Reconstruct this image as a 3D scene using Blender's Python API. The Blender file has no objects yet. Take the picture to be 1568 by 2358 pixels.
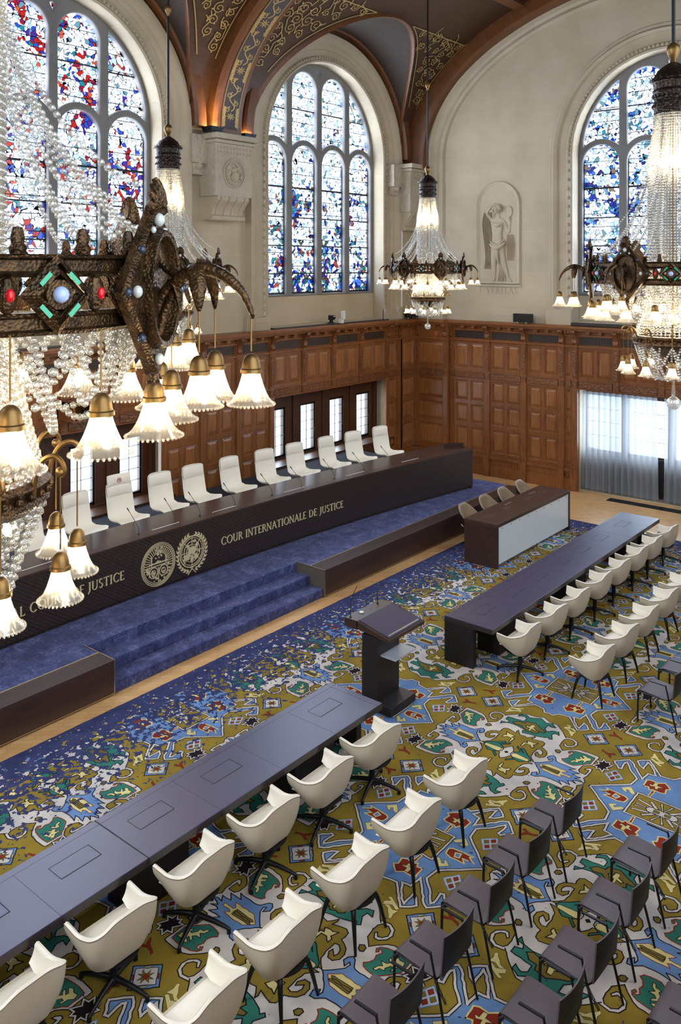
import bpy, bmesh, math, random
from mathutils import Vector, Matrix
from math import pi, sin, cos, sqrt, atan2, radians
import numpy as np
random.seed(7)
S = bpy.context.scene
COL = S.collection
H = 6.5                      # eye height of the photograph

# ------------------------------------------------------------------ camera
FPX = sqrt(1616*2414.)       # focal length in pixels of the 1568x2358 frame
cam = bpy.data.cameras.new('camera'); camo = bpy.data.objects.new('camera', cam); COL.objects.link(camo)
cam.sensor_fit = 'VERTICAL'; cam.sensor_height = 36.0; cam.sensor_width = 24.0
cam.lens = 36*FPX/2358
cam.shift_x = 0.0; cam.shift_y = -569/2358.
camo.location = (0, 0, H)
UX = 1616/sqrt(1616**2+FPX**2); UZ = FPX/sqrt(1616**2+FPX**2)
camo.rotation_euler = (pi/2, 0, -atan2(UZ, UX))
cam.clip_start = 0.05; cam.clip_end = 200
S.camera = camo

# ------------------------------------------------------------------ light, exposure
S.view_settings.view_transform = 'Standard'; S.view_settings.look = 'None'
S.view_settings.exposure = 0.6; S.view_settings.gamma = 1.0; S.view_settings.use_curve_mapping = False
w = bpy.data.worlds.new('daylight'); S.world = w; w.use_nodes = True
w.node_tree.nodes['Background'].inputs[0].default_value = (0.80, 0.90, 1.0, 1)
w.node_tree.nodes['Background'].inputs[1].default_value = 1.6
S.cycles.max_bounces = 8; S.cycles.diffuse_bounces = 3; S.cycles.glossy_bounces = 3
S.cycles.transmission_bounces = 4; S.cycles.transparent_max_bounces = 24
S.cycles.caustics_reflective = False; S.cycles.caustics_refractive = False
S.cycles.sample_clamp_indirect = 4.0; S.cycles.sample_clamp_direct = 0.0
S.cycles.use_denoising = True
try: S.cycles.use_light_tree = True
except Exception: pass
def area(name, loc, direction, sx, sy, power, color):
    l = bpy.data.lights.new(name, 'AREA'); l.shape = 'RECTANGLE'; l.size = sx; l.size_y = sy
    l.energy = power; l.color = color
    o = bpy.data.objects.new(name, l); COL.objects.link(o); o.location = loc
    o.rotation_euler = Vector(direction).to_track_quat('-Z', 'Y').to_euler()
    return o
DAY = (0.84, 0.92, 1.0)
K_UP, K_LOW = 1150, 240      # watts of daylight at one tall window, at one low window row
# tall windows of the bench wall, the wall behind the camera, and the two end walls
for cx in (1.61, 10.48, 19.35):
    area('daylight_bench_wall', (cx, 17.3, 9.1), (0, -1, -0.12), 5.4, 7.4, K_UP, DAY)
    area('daylight_camera_wall', (cx, -1.15, 9.1), (0, 1, -0.12), 5.4, 7.4, K_UP*0.14, DAY)
    area('daylight_low_row', (cx, 17.2, 1.9), (0, -1, 0), 5.0, 2.2, K_LOW, DAY)
area('daylight_far_wall', (24.7, 7.9, 9.1), (-1, 0, -0.1), 5.4, 7.4, K_UP, DAY)
area('daylight_near_wall', (-3.9, 7.9, 9.1), (1, 0, -0.1), 5.4, 7.4, K_UP*0.6, DAY)
area('daylight_far_low', (24.9, 7.9, 2.0), (-1, 0, 0), 5.0, 2.0, K_LOW*0.8, DAY)

# ------------------------------------------------------------------ materials
def mat(name, col, rough=0.5, metal=0.0, **kw):
    m = bpy.data.materials.new(name); m.use_nodes = True
    b = m.node_tree.nodes['Principled BSDF']
    b.inputs['Base Color'].default_value = (*col, 1); b.inputs['Roughness'].default_value = rough
    b.inputs['Metallic'].default_value = metal
    for k, v in kw.items():
        k = k.replace('_', ' ')
        b.inputs[k].default_value = v
    return m
def N(m, t, **kw):
    n = m.node_tree.nodes.new(t)
    for k, v in kw.items(): setattr(n, k, v)
    return n
def L(m, a, b): m.node_tree.links.new(a, b)
def BS(m): return m.node_tree.nodes['Principled BSDF']
def ramp(m, fac, stops, mode='LINEAR'):
    r = N(m, 'ShaderNodeValToRGB'); cr = r.color_ramp; cr.interpolation = mode
    while len(cr.elements) < len(stops): cr.elements.new(0.5)
    for e, (p, c) in zip(cr.elements, stops): e.position = p; e.color = (*c, 1)
    L(m, fac, r.inputs[0]); return r.outputs[0]
def coords(m, scale=(1, 1, 1), rot=(0, 0, 0), kind='Object'):
    t = N(m, 'ShaderNodeTexCoord'); p = N(m, 'ShaderNodeMapping')
    p.inputs['Scale'].default_value = scale; p.inputs['Rotation'].default_value = rot
    L(m, t.outputs[kind], p.inputs[0]); return p.outputs[0]
def noise(m, vec, scale, detail=3, rough=0.5, dist=0.0):
    n = N(m, 'ShaderNodeTexNoise'); n.inputs['Scale'].default_value = scale; n.inputs['Detail'].default_value = detail
    n.inputs['Roughness'].default_value = rough; n.inputs['Distortion'].default_value = dist
    L(m, vec, n.inputs['Vector']); return n
def mix(m, f, a, b, blend='MIX'):
    x = N(m, 'ShaderNodeMix', data_type='RGBA', blend_type=blend)
    for sock, v in ((x.inputs[0], f), (x.inputs[6], a), (x.inputs[7], b)):
        if isinstance(v, (int, float)): sock.default_value = v
        elif isinstance(v, tuple): sock.default_value = (*v, 1)
        else: L(m, v, sock)
    return x.outputs[2]
def math_(m, op, a, b=None, c=None, clamp=False):
    x = N(m, 'ShaderNodeMath', operation=op); x.use_clamp = clamp
    for i, v in enumerate((a, b, c)):
        if v is None: continue
        if isinstance(v, (int, float)): x.inputs[i].default_value = v
        else: L(m, v, x.inputs[i])
    return x.outputs[0]
def bump(m, h, strength=0.3, dist=0.01):
    b = N(m, 'ShaderNodeBump'); b.inputs['Strength'].default_value = strength; b.inputs['Distance'].default_value = dist
    L(m, h, b.inputs['Height']); L(m, b.outputs[0], BS(m).inputs['Normal'])

def wood(name, c1, c2, rough=0.4, scale=(1, 1, 1), g=6.0):
    m = mat(name, c1, rough); v = coords(m, scale)
    n1 = noise(m, v, g, 5, 0.6, 0.6)
    n2 = noise(m, coords(m), 0.7, 2)
    f = math_(m, 'ADD', math_(m, 'MULTIPLY', n1.outputs[0], 0.7), math_(m, 'MULTIPLY', n2.outputs[0], 0.3))
    L(m, ramp(m, f, [(0.35, c1), (0.65, c2)]), BS(m).inputs['Base Color'])
    return m
M = {}
M['oak'] = wood('oak_panelling', (0.15, 0.050, 0.014), (0.30, 0.112, 0.034), 0.34, (9, 9, 0.9), 3.0)
M['oak_field'] = wood('oak_panel_field', (0.20, 0.072, 0.020), (0.38, 0.155, 0.050), 0.32, (9, 9, 0.9), 3.0)
M['oak_carved'] = wood('carved_oak', (0.11, 0.036, 0.011), (0.24, 0.085, 0.025), 0.42, (9, 9, 0.9), 3.0)
_m = M['oak_carved']; _v = N(_m, 'ShaderNodeTexVoronoi'); _v.inputs['Scale'].default_value = 16; L(_m, coords(_m), _v.inputs['Vector'])
bump(_m, _v.outputs['Distance'], 0.9, 0.02)
M['oak_dark'] = wood('oak_window_frame', (0.05, 0.018, 0.008), (0.10, 0.036, 0.014), 0.4, (9, 9, 0.9), 3.0)
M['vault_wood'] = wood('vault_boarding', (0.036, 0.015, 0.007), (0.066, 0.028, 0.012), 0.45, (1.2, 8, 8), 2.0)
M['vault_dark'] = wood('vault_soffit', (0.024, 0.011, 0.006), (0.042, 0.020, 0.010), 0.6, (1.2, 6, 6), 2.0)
M['rib_wood'] = wood('rib_timber', (0.095, 0.034, 0.011), (0.165, 0.060, 0.020), 0.38, (6, 2, 2), 2.0)
M['rib_band'] = mat('painted_rib_band', (0.055, 0.045, 0.055), 0.6)
M['gold_paint'] = mat('gold_paint', (0.43, 0.31, 0.12), 0.45, 0.25)
M['desk_top'] = wood('smoked_oak_desktop', (0.050, 0.026, 0.020), (0.072, 0.038, 0.028), 0.30, (0.6, 7, 7), 3.0)
M['wenge'] = wood('wenge_fascia', (0.036, 0.018, 0.014), (0.058, 0.028, 0.02), 0.34, (0.5, 6, 6), 2.5)
M['table_lino'] = mat('slate_linoleum', (0.036, 0.031, 0.085), 0.34, Specular_IOR_Level=0.65)
M['table_edge'] = mat('table_edge', (0.030, 0.022, 0.022), 0.35)
M['table_dark'] = mat('table_underframe', (0.012, 0.009, 0.010), 0.45)
M['welt'] = mat('dark_welt', (0.20, 0.14, 0.085), 0.6)
M['groove'] = mat('groove_black', (0.004, 0.004, 0.005), 0.6)
M['brass'] = mat('polished_brass', (0.80, 0.62, 0.33), 0.32, 1.0)
M['brass_trim'] = mat('brass_edge_strip', (0.66, 0.50, 0.28), 0.35, 1.0)
M['gold_letter'] = mat('gilt_letters', (0.80, 0.66, 0.40), 0.42, 0.25)
M['bronze'] = wood('dark_bronze', (0.018, 0.011, 0.006), (0.115, 0.060, 0.022), 0.34, (1, 1, 1), 16.0)
BS(M['bronze']).inputs['Metallic'].default_value = 0.75
_v = N(M['bronze'], 'ShaderNodeTexVoronoi'); _v.inputs['Scale'].default_value = 85; L(M['bronze'], coords(M['bronze']), _v.inputs['Vector'])
bump(M['bronze'], _v.outputs['Distance'], 0.6, 0.006)
M['bronze_black'] = mat('blackened_bronze', (0.035, 0.025, 0.020), 0.38, 0.8)
_v = N(M['bronze_black'], 'ShaderNodeTexVoronoi'); _v.inputs['Scale'].default_value = 28; L(M['bronze_black'], coords(M['bronze_black']), _v.inputs['Vector'])
bump(M['bronze_black'], _v.outputs['Distance'], 0.9, 0.012)
M['lamp_brass'] = mat('aged_lamp_brass', (0.20, 0.118, 0.042), 0.42, 0.9)
M['rod'] = mat('black_rod', (0.012, 0.014, 0.018), 0.35, 0.6)
M['white_leather'] = mat('cream_leather', (0.88, 0.82, 0.70), 0.42)
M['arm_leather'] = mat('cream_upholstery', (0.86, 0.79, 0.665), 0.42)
M['arm_leather_shaded'] = mat('cream_leather_shaded', (0.56, 0.48, 0.365), 0.42)  # outer shell: the same cream leather, shade on the chair backs put into its colour
for _k in ('arm_leather', 'arm_leather_shaded', 'white_leather'):
    bump(M[_k], noise(M[_k], coords(M[_k]), 260, 2).outputs[0], 0.05, 0.002)
M['taupe'] = mat('taupe_leather', (0.33, 0.235, 0.145), 0.36)
M['taupe_out'] = mat('dark_shell', (0.022, 0.016, 0.013), 0.45)
M['black_metal'] = mat('black_powder_coat', (0.010, 0.010, 0.012), 0.38, 0.3)
M['stack_seat'] = mat('aubergine_shell', (0.092, 0.066, 0.074), 0.5)
M['stack_back'] = mat('dark_shell_back', (0.007, 0.006, 0.006), 0.5)
M['white_panel'] = mat('white_glass_panel', (0.72, 0.76, 0.78), 0.25)
M['steel'] = mat('brushed_steel', (0.60, 0.60, 0.62), 0.3, 1.0)
M['white_plastic'] = mat('white_plastic', (0.72, 0.72, 0.70), 0.5)
M['black_plastic'] = mat('black_plastic', (0.008, 0.008, 0.010), 0.3)
M['paper'] = mat('white_strip', (0.85, 0.85, 0.85), 0.5)
M['black_stone'] = mat('black_sill_tile', (0.030, 0.026, 0.026), 0.3)
M['lead'] = mat('lead_came', (0.012, 0.013, 0.018), 0.5)
M['grey_side'] = mat('bronze_grey_panel', (0.11, 0.095, 0.075), 0.42)
M['red_gem'] = mat('red_glass_gem', (0.55, 0.006, 0.012), 0.08)
M['green_gem'] = mat('green_glass_gem', (0.01, 0.33, 0.17), 0.1)
M['blue_gem'] = mat('pale_blue_gem', (0.35, 0.45, 0.75), 0.08)
M['white_gem'] = mat('opal_gem', (0.50, 0.52, 0.49), 0.12)
M['dark_gem'] = mat('dark_blue_gem', (0.02, 0.03, 0.06), 0.1)

# limestone with coursed joints, one for each wall direction
def stone(name, rot, c1=(0.42, 0.35, 0.25), c2=(0.50, 0.43, 0.32), joints=True, off=(0, 0, 0)):
    m = mat(name, c1, 0.75)
    v = coords(m)
    n = noise(m, v, 1.1, 4, 0.55)
    base = ramp(m, n.outputs[0], [(0.3, c1), (0.7, c2)])
    if joints:
        mp = N(m, 'ShaderNodeMapping'); mp.inputs['Rotation'].default_value = rot; mp.inputs['Location'].default_value = off
        L(m, N(m, 'ShaderNodeTexCoord').outputs['Object'], mp.inputs[0])
        b = N(m, 'ShaderNodeTexBrick'); L(m, mp.outputs[0], b.inputs['Vector'])
        b.inputs['Scale'].default_value = 1.0; b.inputs['Brick Width'].default_value = 1.25; b.inputs['Row Height'].default_value = 0.52
        b.inputs['Mortar Size'].default_value = 0.007; b.inputs['Mortar Smooth'].default_value = 0.2
        b.inputs['Color1'].default_value = (0.97, 0.97, 0.97, 1); b.inputs['Color2'].default_value = (1.03, 1.02, 1.0, 1)
        b.inputs['Mortar'].default_value = (1.12, 1.12, 1.12, 1)
        base = mix(m, 1.0, base, b.outputs['Color'], 'MULTIPLY')
    L(m, base, BS(m).inputs['Base Color'])
    bump(m, noise(m, v, 60, 3).outputs[0], 0.12, 0.004)
    return m
M['stone_y'] = stone('limestone_bench_wall', (pi/2, 0, 0))
M['stone_x'] = stone('limestone_end_wall', (pi/2, 0, pi/2))
M['stone'] = stone('limestone_plain', (0, 0, 0), joints=False)
M['stone_carved'] = stone('limestone_carved', (0, 0, 0), (0.40, 0.345, 0.265), (0.49, 0.43, 0.34), False)
_m = M['stone_carved']; _v = N(_m, 'ShaderNodeTexVoronoi'); _v.inputs['Scale'].default_value = 9; L(_m, coords(_m), _v.inputs['Vector'])
bump(_m, _v.outputs['Distance'], 0.55, 0.05)
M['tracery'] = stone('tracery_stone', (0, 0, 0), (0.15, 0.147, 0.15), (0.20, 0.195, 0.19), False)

# parquet
def parquet(name):
    m = mat(name, (0.5, 0.3, 0.15), 0.28)
    v = coords(m, (1, 1, 1), (0, 0, radians(45)))
    b = N(m, 'ShaderNodeTexBrick'); L(m, v, b.inputs['Vector'])
    b.inputs['Scale'].default_value = 1; b.inputs['Brick Width'].default_value = 0.6; b.inputs['Row Height'].default_value = 0.1
    b.inputs['Mortar Size'].default_value = 0.0025; b.inputs['Color1'].default_value = (0.66, 0.37, 0.15, 1)
    b.inputs['Color2'].default_value = (0.74, 0.45, 0.20, 1); b.inputs['Mortar'].default_value = (0.42, 0.23, 0.09, 1)
    n = noise(m, coords(m, (1, 1, 1)), 5, 4)
    c = mix(m, 1.0, b.outputs['Color'], ramp(m, n.outputs[0], [(0.3, (0.88, 0.88, 0.88)), (0.7, (1.08, 1.06, 1.04))]), 'MULTIPLY')
    L(m, c, BS(m).inputs['Base Color']); return m
M['parquet'] = parquet('oak_parquet')
M['parquet'].use_fake_user = False

# navy pile carpet of the dais
def pile(name, c1, c2, c3):
    m = mat(name, c1, 0.9); v = coords(m)
    a = noise(m, v, 4.0, 6, 0.75, 0.6); b2 = noise(m, v, 26, 3, 0.7)
    f = math_(m, 'ADD', math_(m, 'MULTIPLY', a.outputs[0], 0.62), math_(m, 'MULTIPLY', b2.outputs[0], 0.38))
    L(m, ramp(m, f, [(0.38, c1), (0.52, c2), (0.66, c3)]), BS(m).inputs['Base Color'])
    BS(m).inputs['Sheen Weight'].default_value = 0.08; BS(m).inputs['Specular IOR Level'].default_value = 0.15
    bump(m, noise(m, v, 350, 2).outputs[0], 0.5, 0.004); return m
M['navy_pile'] = pile('navy_pile_carpet', (0.022, 0.026, 0.085), (0.060, 0.069, 0.19), (0.17, 0.185, 0.38))

# rug colours; each dissolves into the navy ground towards the edges of the rug
def rugcol(name, col):
    m = mat(name, col, 0.92, Specular_IOR_Level=0.12)
    t = N(m, 'ShaderNodeTexCoord'); sep = N(m, 'ShaderNodeSeparateXYZ'); L(m, t.outputs['Object'], sep.inputs[0])
    dy = math_(m, 'SUBTRACT', 10.53, sep.outputs[1]); dx = math_(m, 'SUBTRACT', 20.67, sep.outputs[0])
    d = math_(m, 'MINIMUM', dy, dx)
    # share of navy falls from 1 at the edge to 0 about 2.6 m in
    s = math_(m, 'MULTIPLY', d, 1/2.5, clamp=True)
    n = noise(m, t.outputs['Object'], 12.0, 2.0, 0.55, 0.2)
    n2 = math_(m, 'MULTIPLY_ADD', math_(m, 'SUBTRACT', n.outputs[0], 0.5), 2.6, 0.5)
    keep = math_(m, 'GREATER_THAN', math_(m, 'ADD', math_(m, 'POWER', s, 0.8), math_(m, 'MULTIPLY', n2, 0.98)), 0.93)
    var = ramp(m, noise(m, t.outputs['Object'], 2.2, 4).outputs[0], [(0.3, (0.74, 0.74, 0.78)), (0.7, (1.16, 1.13, 1.06))])
    nav = ramp(m, noise(m, t.outputs['Object'], 4, 3).outputs[0], [(0.3, (0.030, 0.036, 0.105)), (0.7, (0.052, 0.060, 0.16))])
    c = mix(m, keep, nav, mix(m, 1.0, col, var, 'MULTIPLY'))
    L(m, c, BS(m).inputs['Base Color'])
    bump(m, noise(m, t.outputs['Object'], 300, 2).outputs[0], 0.4, 0.003)
    return m
RUG = ['rug_olive', 'rug_white', 'rug_teal', 'rug_blue', 'rug_yellow', 'rug_red', 'rug_black', 'rug_gold', 'rug_pale']
for k, c in zip(RUG, [(0.285, 0.200, 0.030), (0.62, 0.575, 0.54), (0.036, 0.19, 0.145), (0.15, 0.27, 0.52), (0.72, 0.62, 0.27),
                      (0.26, 0.030, 0.014), (0.018, 0.011, 0.014), (0.20, 0.145, 0.03), (0.50, 0.55, 0.66)]):
    M[k] = rugcol(k, c)

# stained glass: tinted see-through panes with dark leading
def glass(name, palette, seed, amount=0.5, lead=0.05, zb=0.0):
    m = bpy.data.materials.new(name); m.use_nodes = True; nt = m.node_tree; nt.nodes.clear()
    out = N(m, 'ShaderNodeOutputMaterial')
    t = N(m, 'ShaderNodeTexCoord')
    mp = N(m, 'ShaderNodeMapping'); mp.inputs['Location'].default_value = (seed*3.7, seed*1.9, seed*2.3); L(m, t.outputs['Object'], mp.inputs[0])
    warp = noise(m, mp.outputs[0], 2.2, 2)
    wv = N(m, 'ShaderNodeVectorMath', operation='MULTIPLY_ADD'); wv.inputs[1].default_value = (0.35, 0.35, 0.35)
    L(m, warp.outputs['Color'], wv.inputs[0]); L(m, mp.outputs[0], wv.inputs[2])
    v1 = N(m, 'ShaderNodeTexVoronoi', feature='F1'); v1.inputs['Scale'].default_value = 9.5; L(m, wv.outputs[0], v1.inputs['Vector'])
    ve = N(m, 'ShaderNodeTexVoronoi', feature='DISTANCE_TO_EDGE'); ve.inputs['Scale'].default_value = 9.5; L(m, wv.outputs[0], ve.inputs['Vector'])
    big = noise(m, mp.outputs[0], 1.5, 3, 0.6)
    sep = N(m, 'ShaderNodeSeparateColor'); L(m, v1.outputs['Color'], sep.inputs[0])
    pick = ramp(m, sep.outputs[0], palette, 'CONSTANT')
    # clusters of colour in an otherwise clear field
    sel = math_(m, 'ADD', math_(m, 'MULTIPLY', big.outputs[0], 1.0), math_(m, 'MULTIPLY', sep.outputs[1], 0.22))
    sz_ = N(m, 'ShaderNodeSeparateXYZ'); L(m, t.outputs['Object'], sz_.inputs[0])
    sel = math_(m, 'ADD', sel, math_(m, 'MULTIPLY', math_(m, 'SUBTRACT', sz_.outputs[2], 8.6), zb))
    isc = math_(m, 'GREATER_THAN', sel, 1-amount*0.62)
    col = mix(m, isc, (0.93, 0.96, 1.0), pick)
    pale = mix(m, math_(m, 'GREATER_THAN', sep.outputs[2], 0.82), col, (0.38, 0.50, 0.70))
    pale = mix(m, math_(m, 'GREATER_THAN', sep.outputs[2], 0.955), pale, (0.10, 0.20, 0.24))
    col = mix(m, isc, pale, col)
    ld = math_(m, 'LESS_THAN', ve.outputs['Distance'], lead)
    # horizontal saddle bars
    s = N(m, 'ShaderNodeSeparateXYZ'); L(m, t.outputs['Object'], s.inputs[0])
    fr = math_(m, 'FRACT', math_(m, 'MULTIPLY', s.outputs[2], 1/0.38))
    bar = math_(m, 'LESS_THAN', fr, 0.045)
    ld = math_(m, 'MAXIMUM', ld, bar)
    tr = N(m, 'ShaderNodeBsdfTransparent'); L(m, col, tr.inputs[0])
    df = N(m, 'ShaderNodeBsdfDiffuse'); df.inputs[0].default_value = (0.012, 0.012, 0.018, 1)
    gl = N(m, 'ShaderNodeBsdfGlossy'); gl.inputs['Roughness'].default_value = 0.15
    mx = N(m, 'ShaderNodeMixShader'); mx.inputs[0].default_value = 0.04; L(m, tr.outputs[0], mx.inputs[1]); L(m, gl.outputs[0], mx.inputs[2])
    m2 = N(m, 'ShaderNodeMixShader'); L(m, ld, m2.inputs[0]); L(m, mx.outputs[0], m2.inputs[1]); L(m, df.outputs[0], m2.inputs[2])
    L(m, m2.outputs[0], out.inputs[0]); return m
BLUE = [(0, (0.006, 0.02, 0.22)), (0.2, (0.03, 0.11, 0.48)), (0.4, (0.02, 0.16, 0.22)), (0.55, (0.14, 0.28, 0.6)), (0.72, (0.015, 0.012, 0.10)), (0.88, (0.16, 0.10, 0.07))]
REDS = [(0, (0.32, 0.012, 0.01)), (0.25, (0.04, 0.02, 0.20)), (0.45, (0.42, 0.07, 0.03)), (0.6, (0.02, 0.05, 0.30)), (0.78, (0.20, 0.008, 0.03)), (0.9, (0.01, 0.15, 0.18))]
MIXD = [(0, (0.006, 0.012, 0.16)), (0.2, (0.05, 0.14, 0.50)), (0.38, (0.02, 0.15, 0.15)), (0.52, (0.30, 0.04, 0.02)), (0.60, (0.14, 0.07, 0.04)), (0.74, (0.03, 0.015, 0.10)), (0.88, (0.01, 0.08, 0.08))]
M['glass_red'] = glass('stained_glass_red', REDS, 1, 0.52, 0.042)
M['glass_mixed'] = glass('stained_glass_mixed', MIXD, 2, 0.47, 0.042, -0.045)
M['glass_blue'] = glass('stained_glass_blue', BLUE, 3, 0.54, 0.042, -0.015)
def clear_glass(name, col=(0.95, 0.98, 1.0), g=0.06, rough=0.05):
    m = bpy.data.materials.new(name); m.use_nodes = True; nt = m.node_tree; nt.nodes.clear()
    out = N(m, 'ShaderNodeOutputMaterial'); tr = N(m, 'ShaderNodeBsdfTransparent'); tr.inputs[0].default_value = (*col, 1)
    gl = N(m, 'ShaderNodeBsdfGlossy'); gl.inputs['Roughness'].default_value = rough
    mx = N(m, 'ShaderNodeMixShader'); mx.inputs[0].default_value = g
    L(m, tr.outputs[0], mx.inputs[1]); L(m, gl.outputs[0], mx.inputs[2]); L(m, mx.outputs[0], out.inputs[0]); return m
M['clear'] = clear_glass('clear_glass')
def mixmat(name, trans, transl, gloss, a, b, rough=0.08, tcol=(1, 1, 1), lcol=(0.95, 0.95, 0.95)):
    """a = share of see-through, b = share of gloss in the rest"""
    m = bpy.data.materials.new(name); m.use_nodes = True; nt = m.node_tree; nt.nodes.clear()
    out = N(m, 'ShaderNodeOutputMaterial')
    t = N(m, 'ShaderNodeBsdfTransparent'); t.inputs[0].default_value = (*tcol, 1)
    l = N(m, 'ShaderNodeBsdfTranslucent'); l.inputs[0].default_value = (*lcol, 1)
    d = N(m, 'ShaderNodeBsdfDiffuse'); d.inputs[0].default_value = (*lcol, 1)
    g = N(m, 'ShaderNodeBsdfGlossy'); g.inputs['Roughness'].default_value = rough
    x1 = N(m, 'ShaderNodeMixShader'); x1.inputs[0].default_value = 0.5; L(m, l.outputs[0], x1.inputs[1]); L(m, d.outputs[0], x1.inputs[2])
    x2 = N(m, 'ShaderNodeMixShader'); x2.inputs[0].default_value = b; L(m, x1.outputs[0], x2.inputs[1]); L(m, g.outputs[0], x2.inputs[2])
    x3 = N(m, 'ShaderNodeMixShader'); x3.inputs[0].default_value = 1-a; L(m, t.outputs[0], x3.inputs[1]); L(m, x2.outputs[0], x3.inputs[2])
    L(m, x3.outputs[0], out.inputs[0]); return m
M['crystal'] = mixmat('crystal_bead', 1, 1, 1, 0.50, 0.60, 0.05, (0.96, 0.96, 0.94), (0.80, 0.79, 0.74))
M['shade_glass'] = mixmat('prismatic_shade_glass', 1, 1, 1, 0.60, 0.45, 0.12, (1, 0.97, 0.90), (0.9, 0.86, 0.76))
M['acrylic'] = mixmat('frosted_acrylic', 1, 1, 1, 0.15, 0.25, 0.3, (0.9, 0.93, 1), (0.75, 0.8, 0.9))
M['sheer'] = mixmat('sheer_curtain', 1, 1, 1, 0.26, 0.0, 0.3, (0.90, 0.95, 1), (0.50, 0.53, 0.58))
def emit(name, col, s):
    m = bpy.data.materials.new(name); m.use_nodes = True; nt = m.node_tree; nt.nodes.clear()
    out = N(m, 'ShaderNodeOutputMaterial'); e = N(m, 'ShaderNodeEmission'); e.inputs[0].default_value = (*col, 1); e.inputs[1].default_value = s
    L(m, e.outputs[0], out.inputs[0]); return m
M['bulb'] = emit('lit_bulb', (1.0, 0.84, 0.58), 52.0)
M['bulb_in'] = emit('lit_inner_bulb', (1.0, 0.78, 0.46), 210.0)
M['spot'] = emit('lit_spot', (1.0, 0.72, 0.30), 60.0)
# bench front: diagonal key pattern routed in the dark panel
def fret():
    m = mat('fretted_bench_front', (0.026, 0.014, 0.011), 0.38)
    t = N(m, 'ShaderNodeTexCoord'); s = N(m, 'ShaderNodeSeparateXYZ'); L(m, t.outputs['Object'], s.inputs[0])
    ang = radians(-33); ca, sa = cos(ang), sin(ang)
    u = math_(m, 'ADD', math_(m, 'MULTIPLY', s.outputs[0], ca), math_(m, 'MULTIPLY', s.outputs[2], sa))
    v = math_(m, 'SUBTRACT', math_(m, 'MULTIPLY', s.outputs[2], ca), math_(m, 'MULTIPLY', s.outputs[0], sa))
    c = N(m, 'ShaderNodeCombineXYZ'); L(m, u, c.inputs[0]); L(m, v, c.inputs[1])
    def brick(w_, h_, off, mort, sc=(1, 1)):
        b = N(m, 'ShaderNodeTexBrick'); L(m, c.outputs[0], b.inputs['Vector']); b.offset = off; b.offset_frequency = 1
        b.inputs['Scale'].default_value = 1; b.inputs['Brick Width'].default_value = w_; b.inputs['Row Height'].default_value = h_
        b.inputs['Mortar Size'].default_value = mort; b.inputs['Color1'].default_value = (1, 1, 1, 1); b.inputs['Color2'].default_value = (1, 1, 1, 1); b.inputs['Mortar'].default_value = (0, 0, 0, 1)
        return b.outputs['Color']
    b1 = brick(.16, .055, .37, .004); b2 = brick(40.0, .275, 0, .006)
    k = mix(m, 1.0, b1, b2, 'MULTIPLY')
    L(m, mix(m, k, (0.003, 0.002, 0.002), (0.036, 0.023, 0.019)), BS(m).inputs['Base Color']); bump(m, k, 0.7, 0.01); return m
M['fret'] = fret()
def grille():
    m = mat('pierced_iron_grille', (0.02, 0.015, 0.012), 0.5)
    t = N(m, 'ShaderNodeTexCoord')
    v = N(m, 'ShaderNodeTexVoronoi'); v.inputs['Scale'].default_value = 13; v.inputs['Randomness'].default_value = 0.0
    L(m, t.outputs['Object'], v.inputs['Vector'])
    c = ramp(m, v.outputs['Distance'], [(0.0, (0.005, 0.004, 0.004)), (0.35, (0.005, 0.004, 0.004)), (0.42, (0.035, 0.020, 0.011))], 'CONSTANT')
    L(m, c, BS(m).inputs['Base Color']); return m
M['grille'] = grille()

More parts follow.
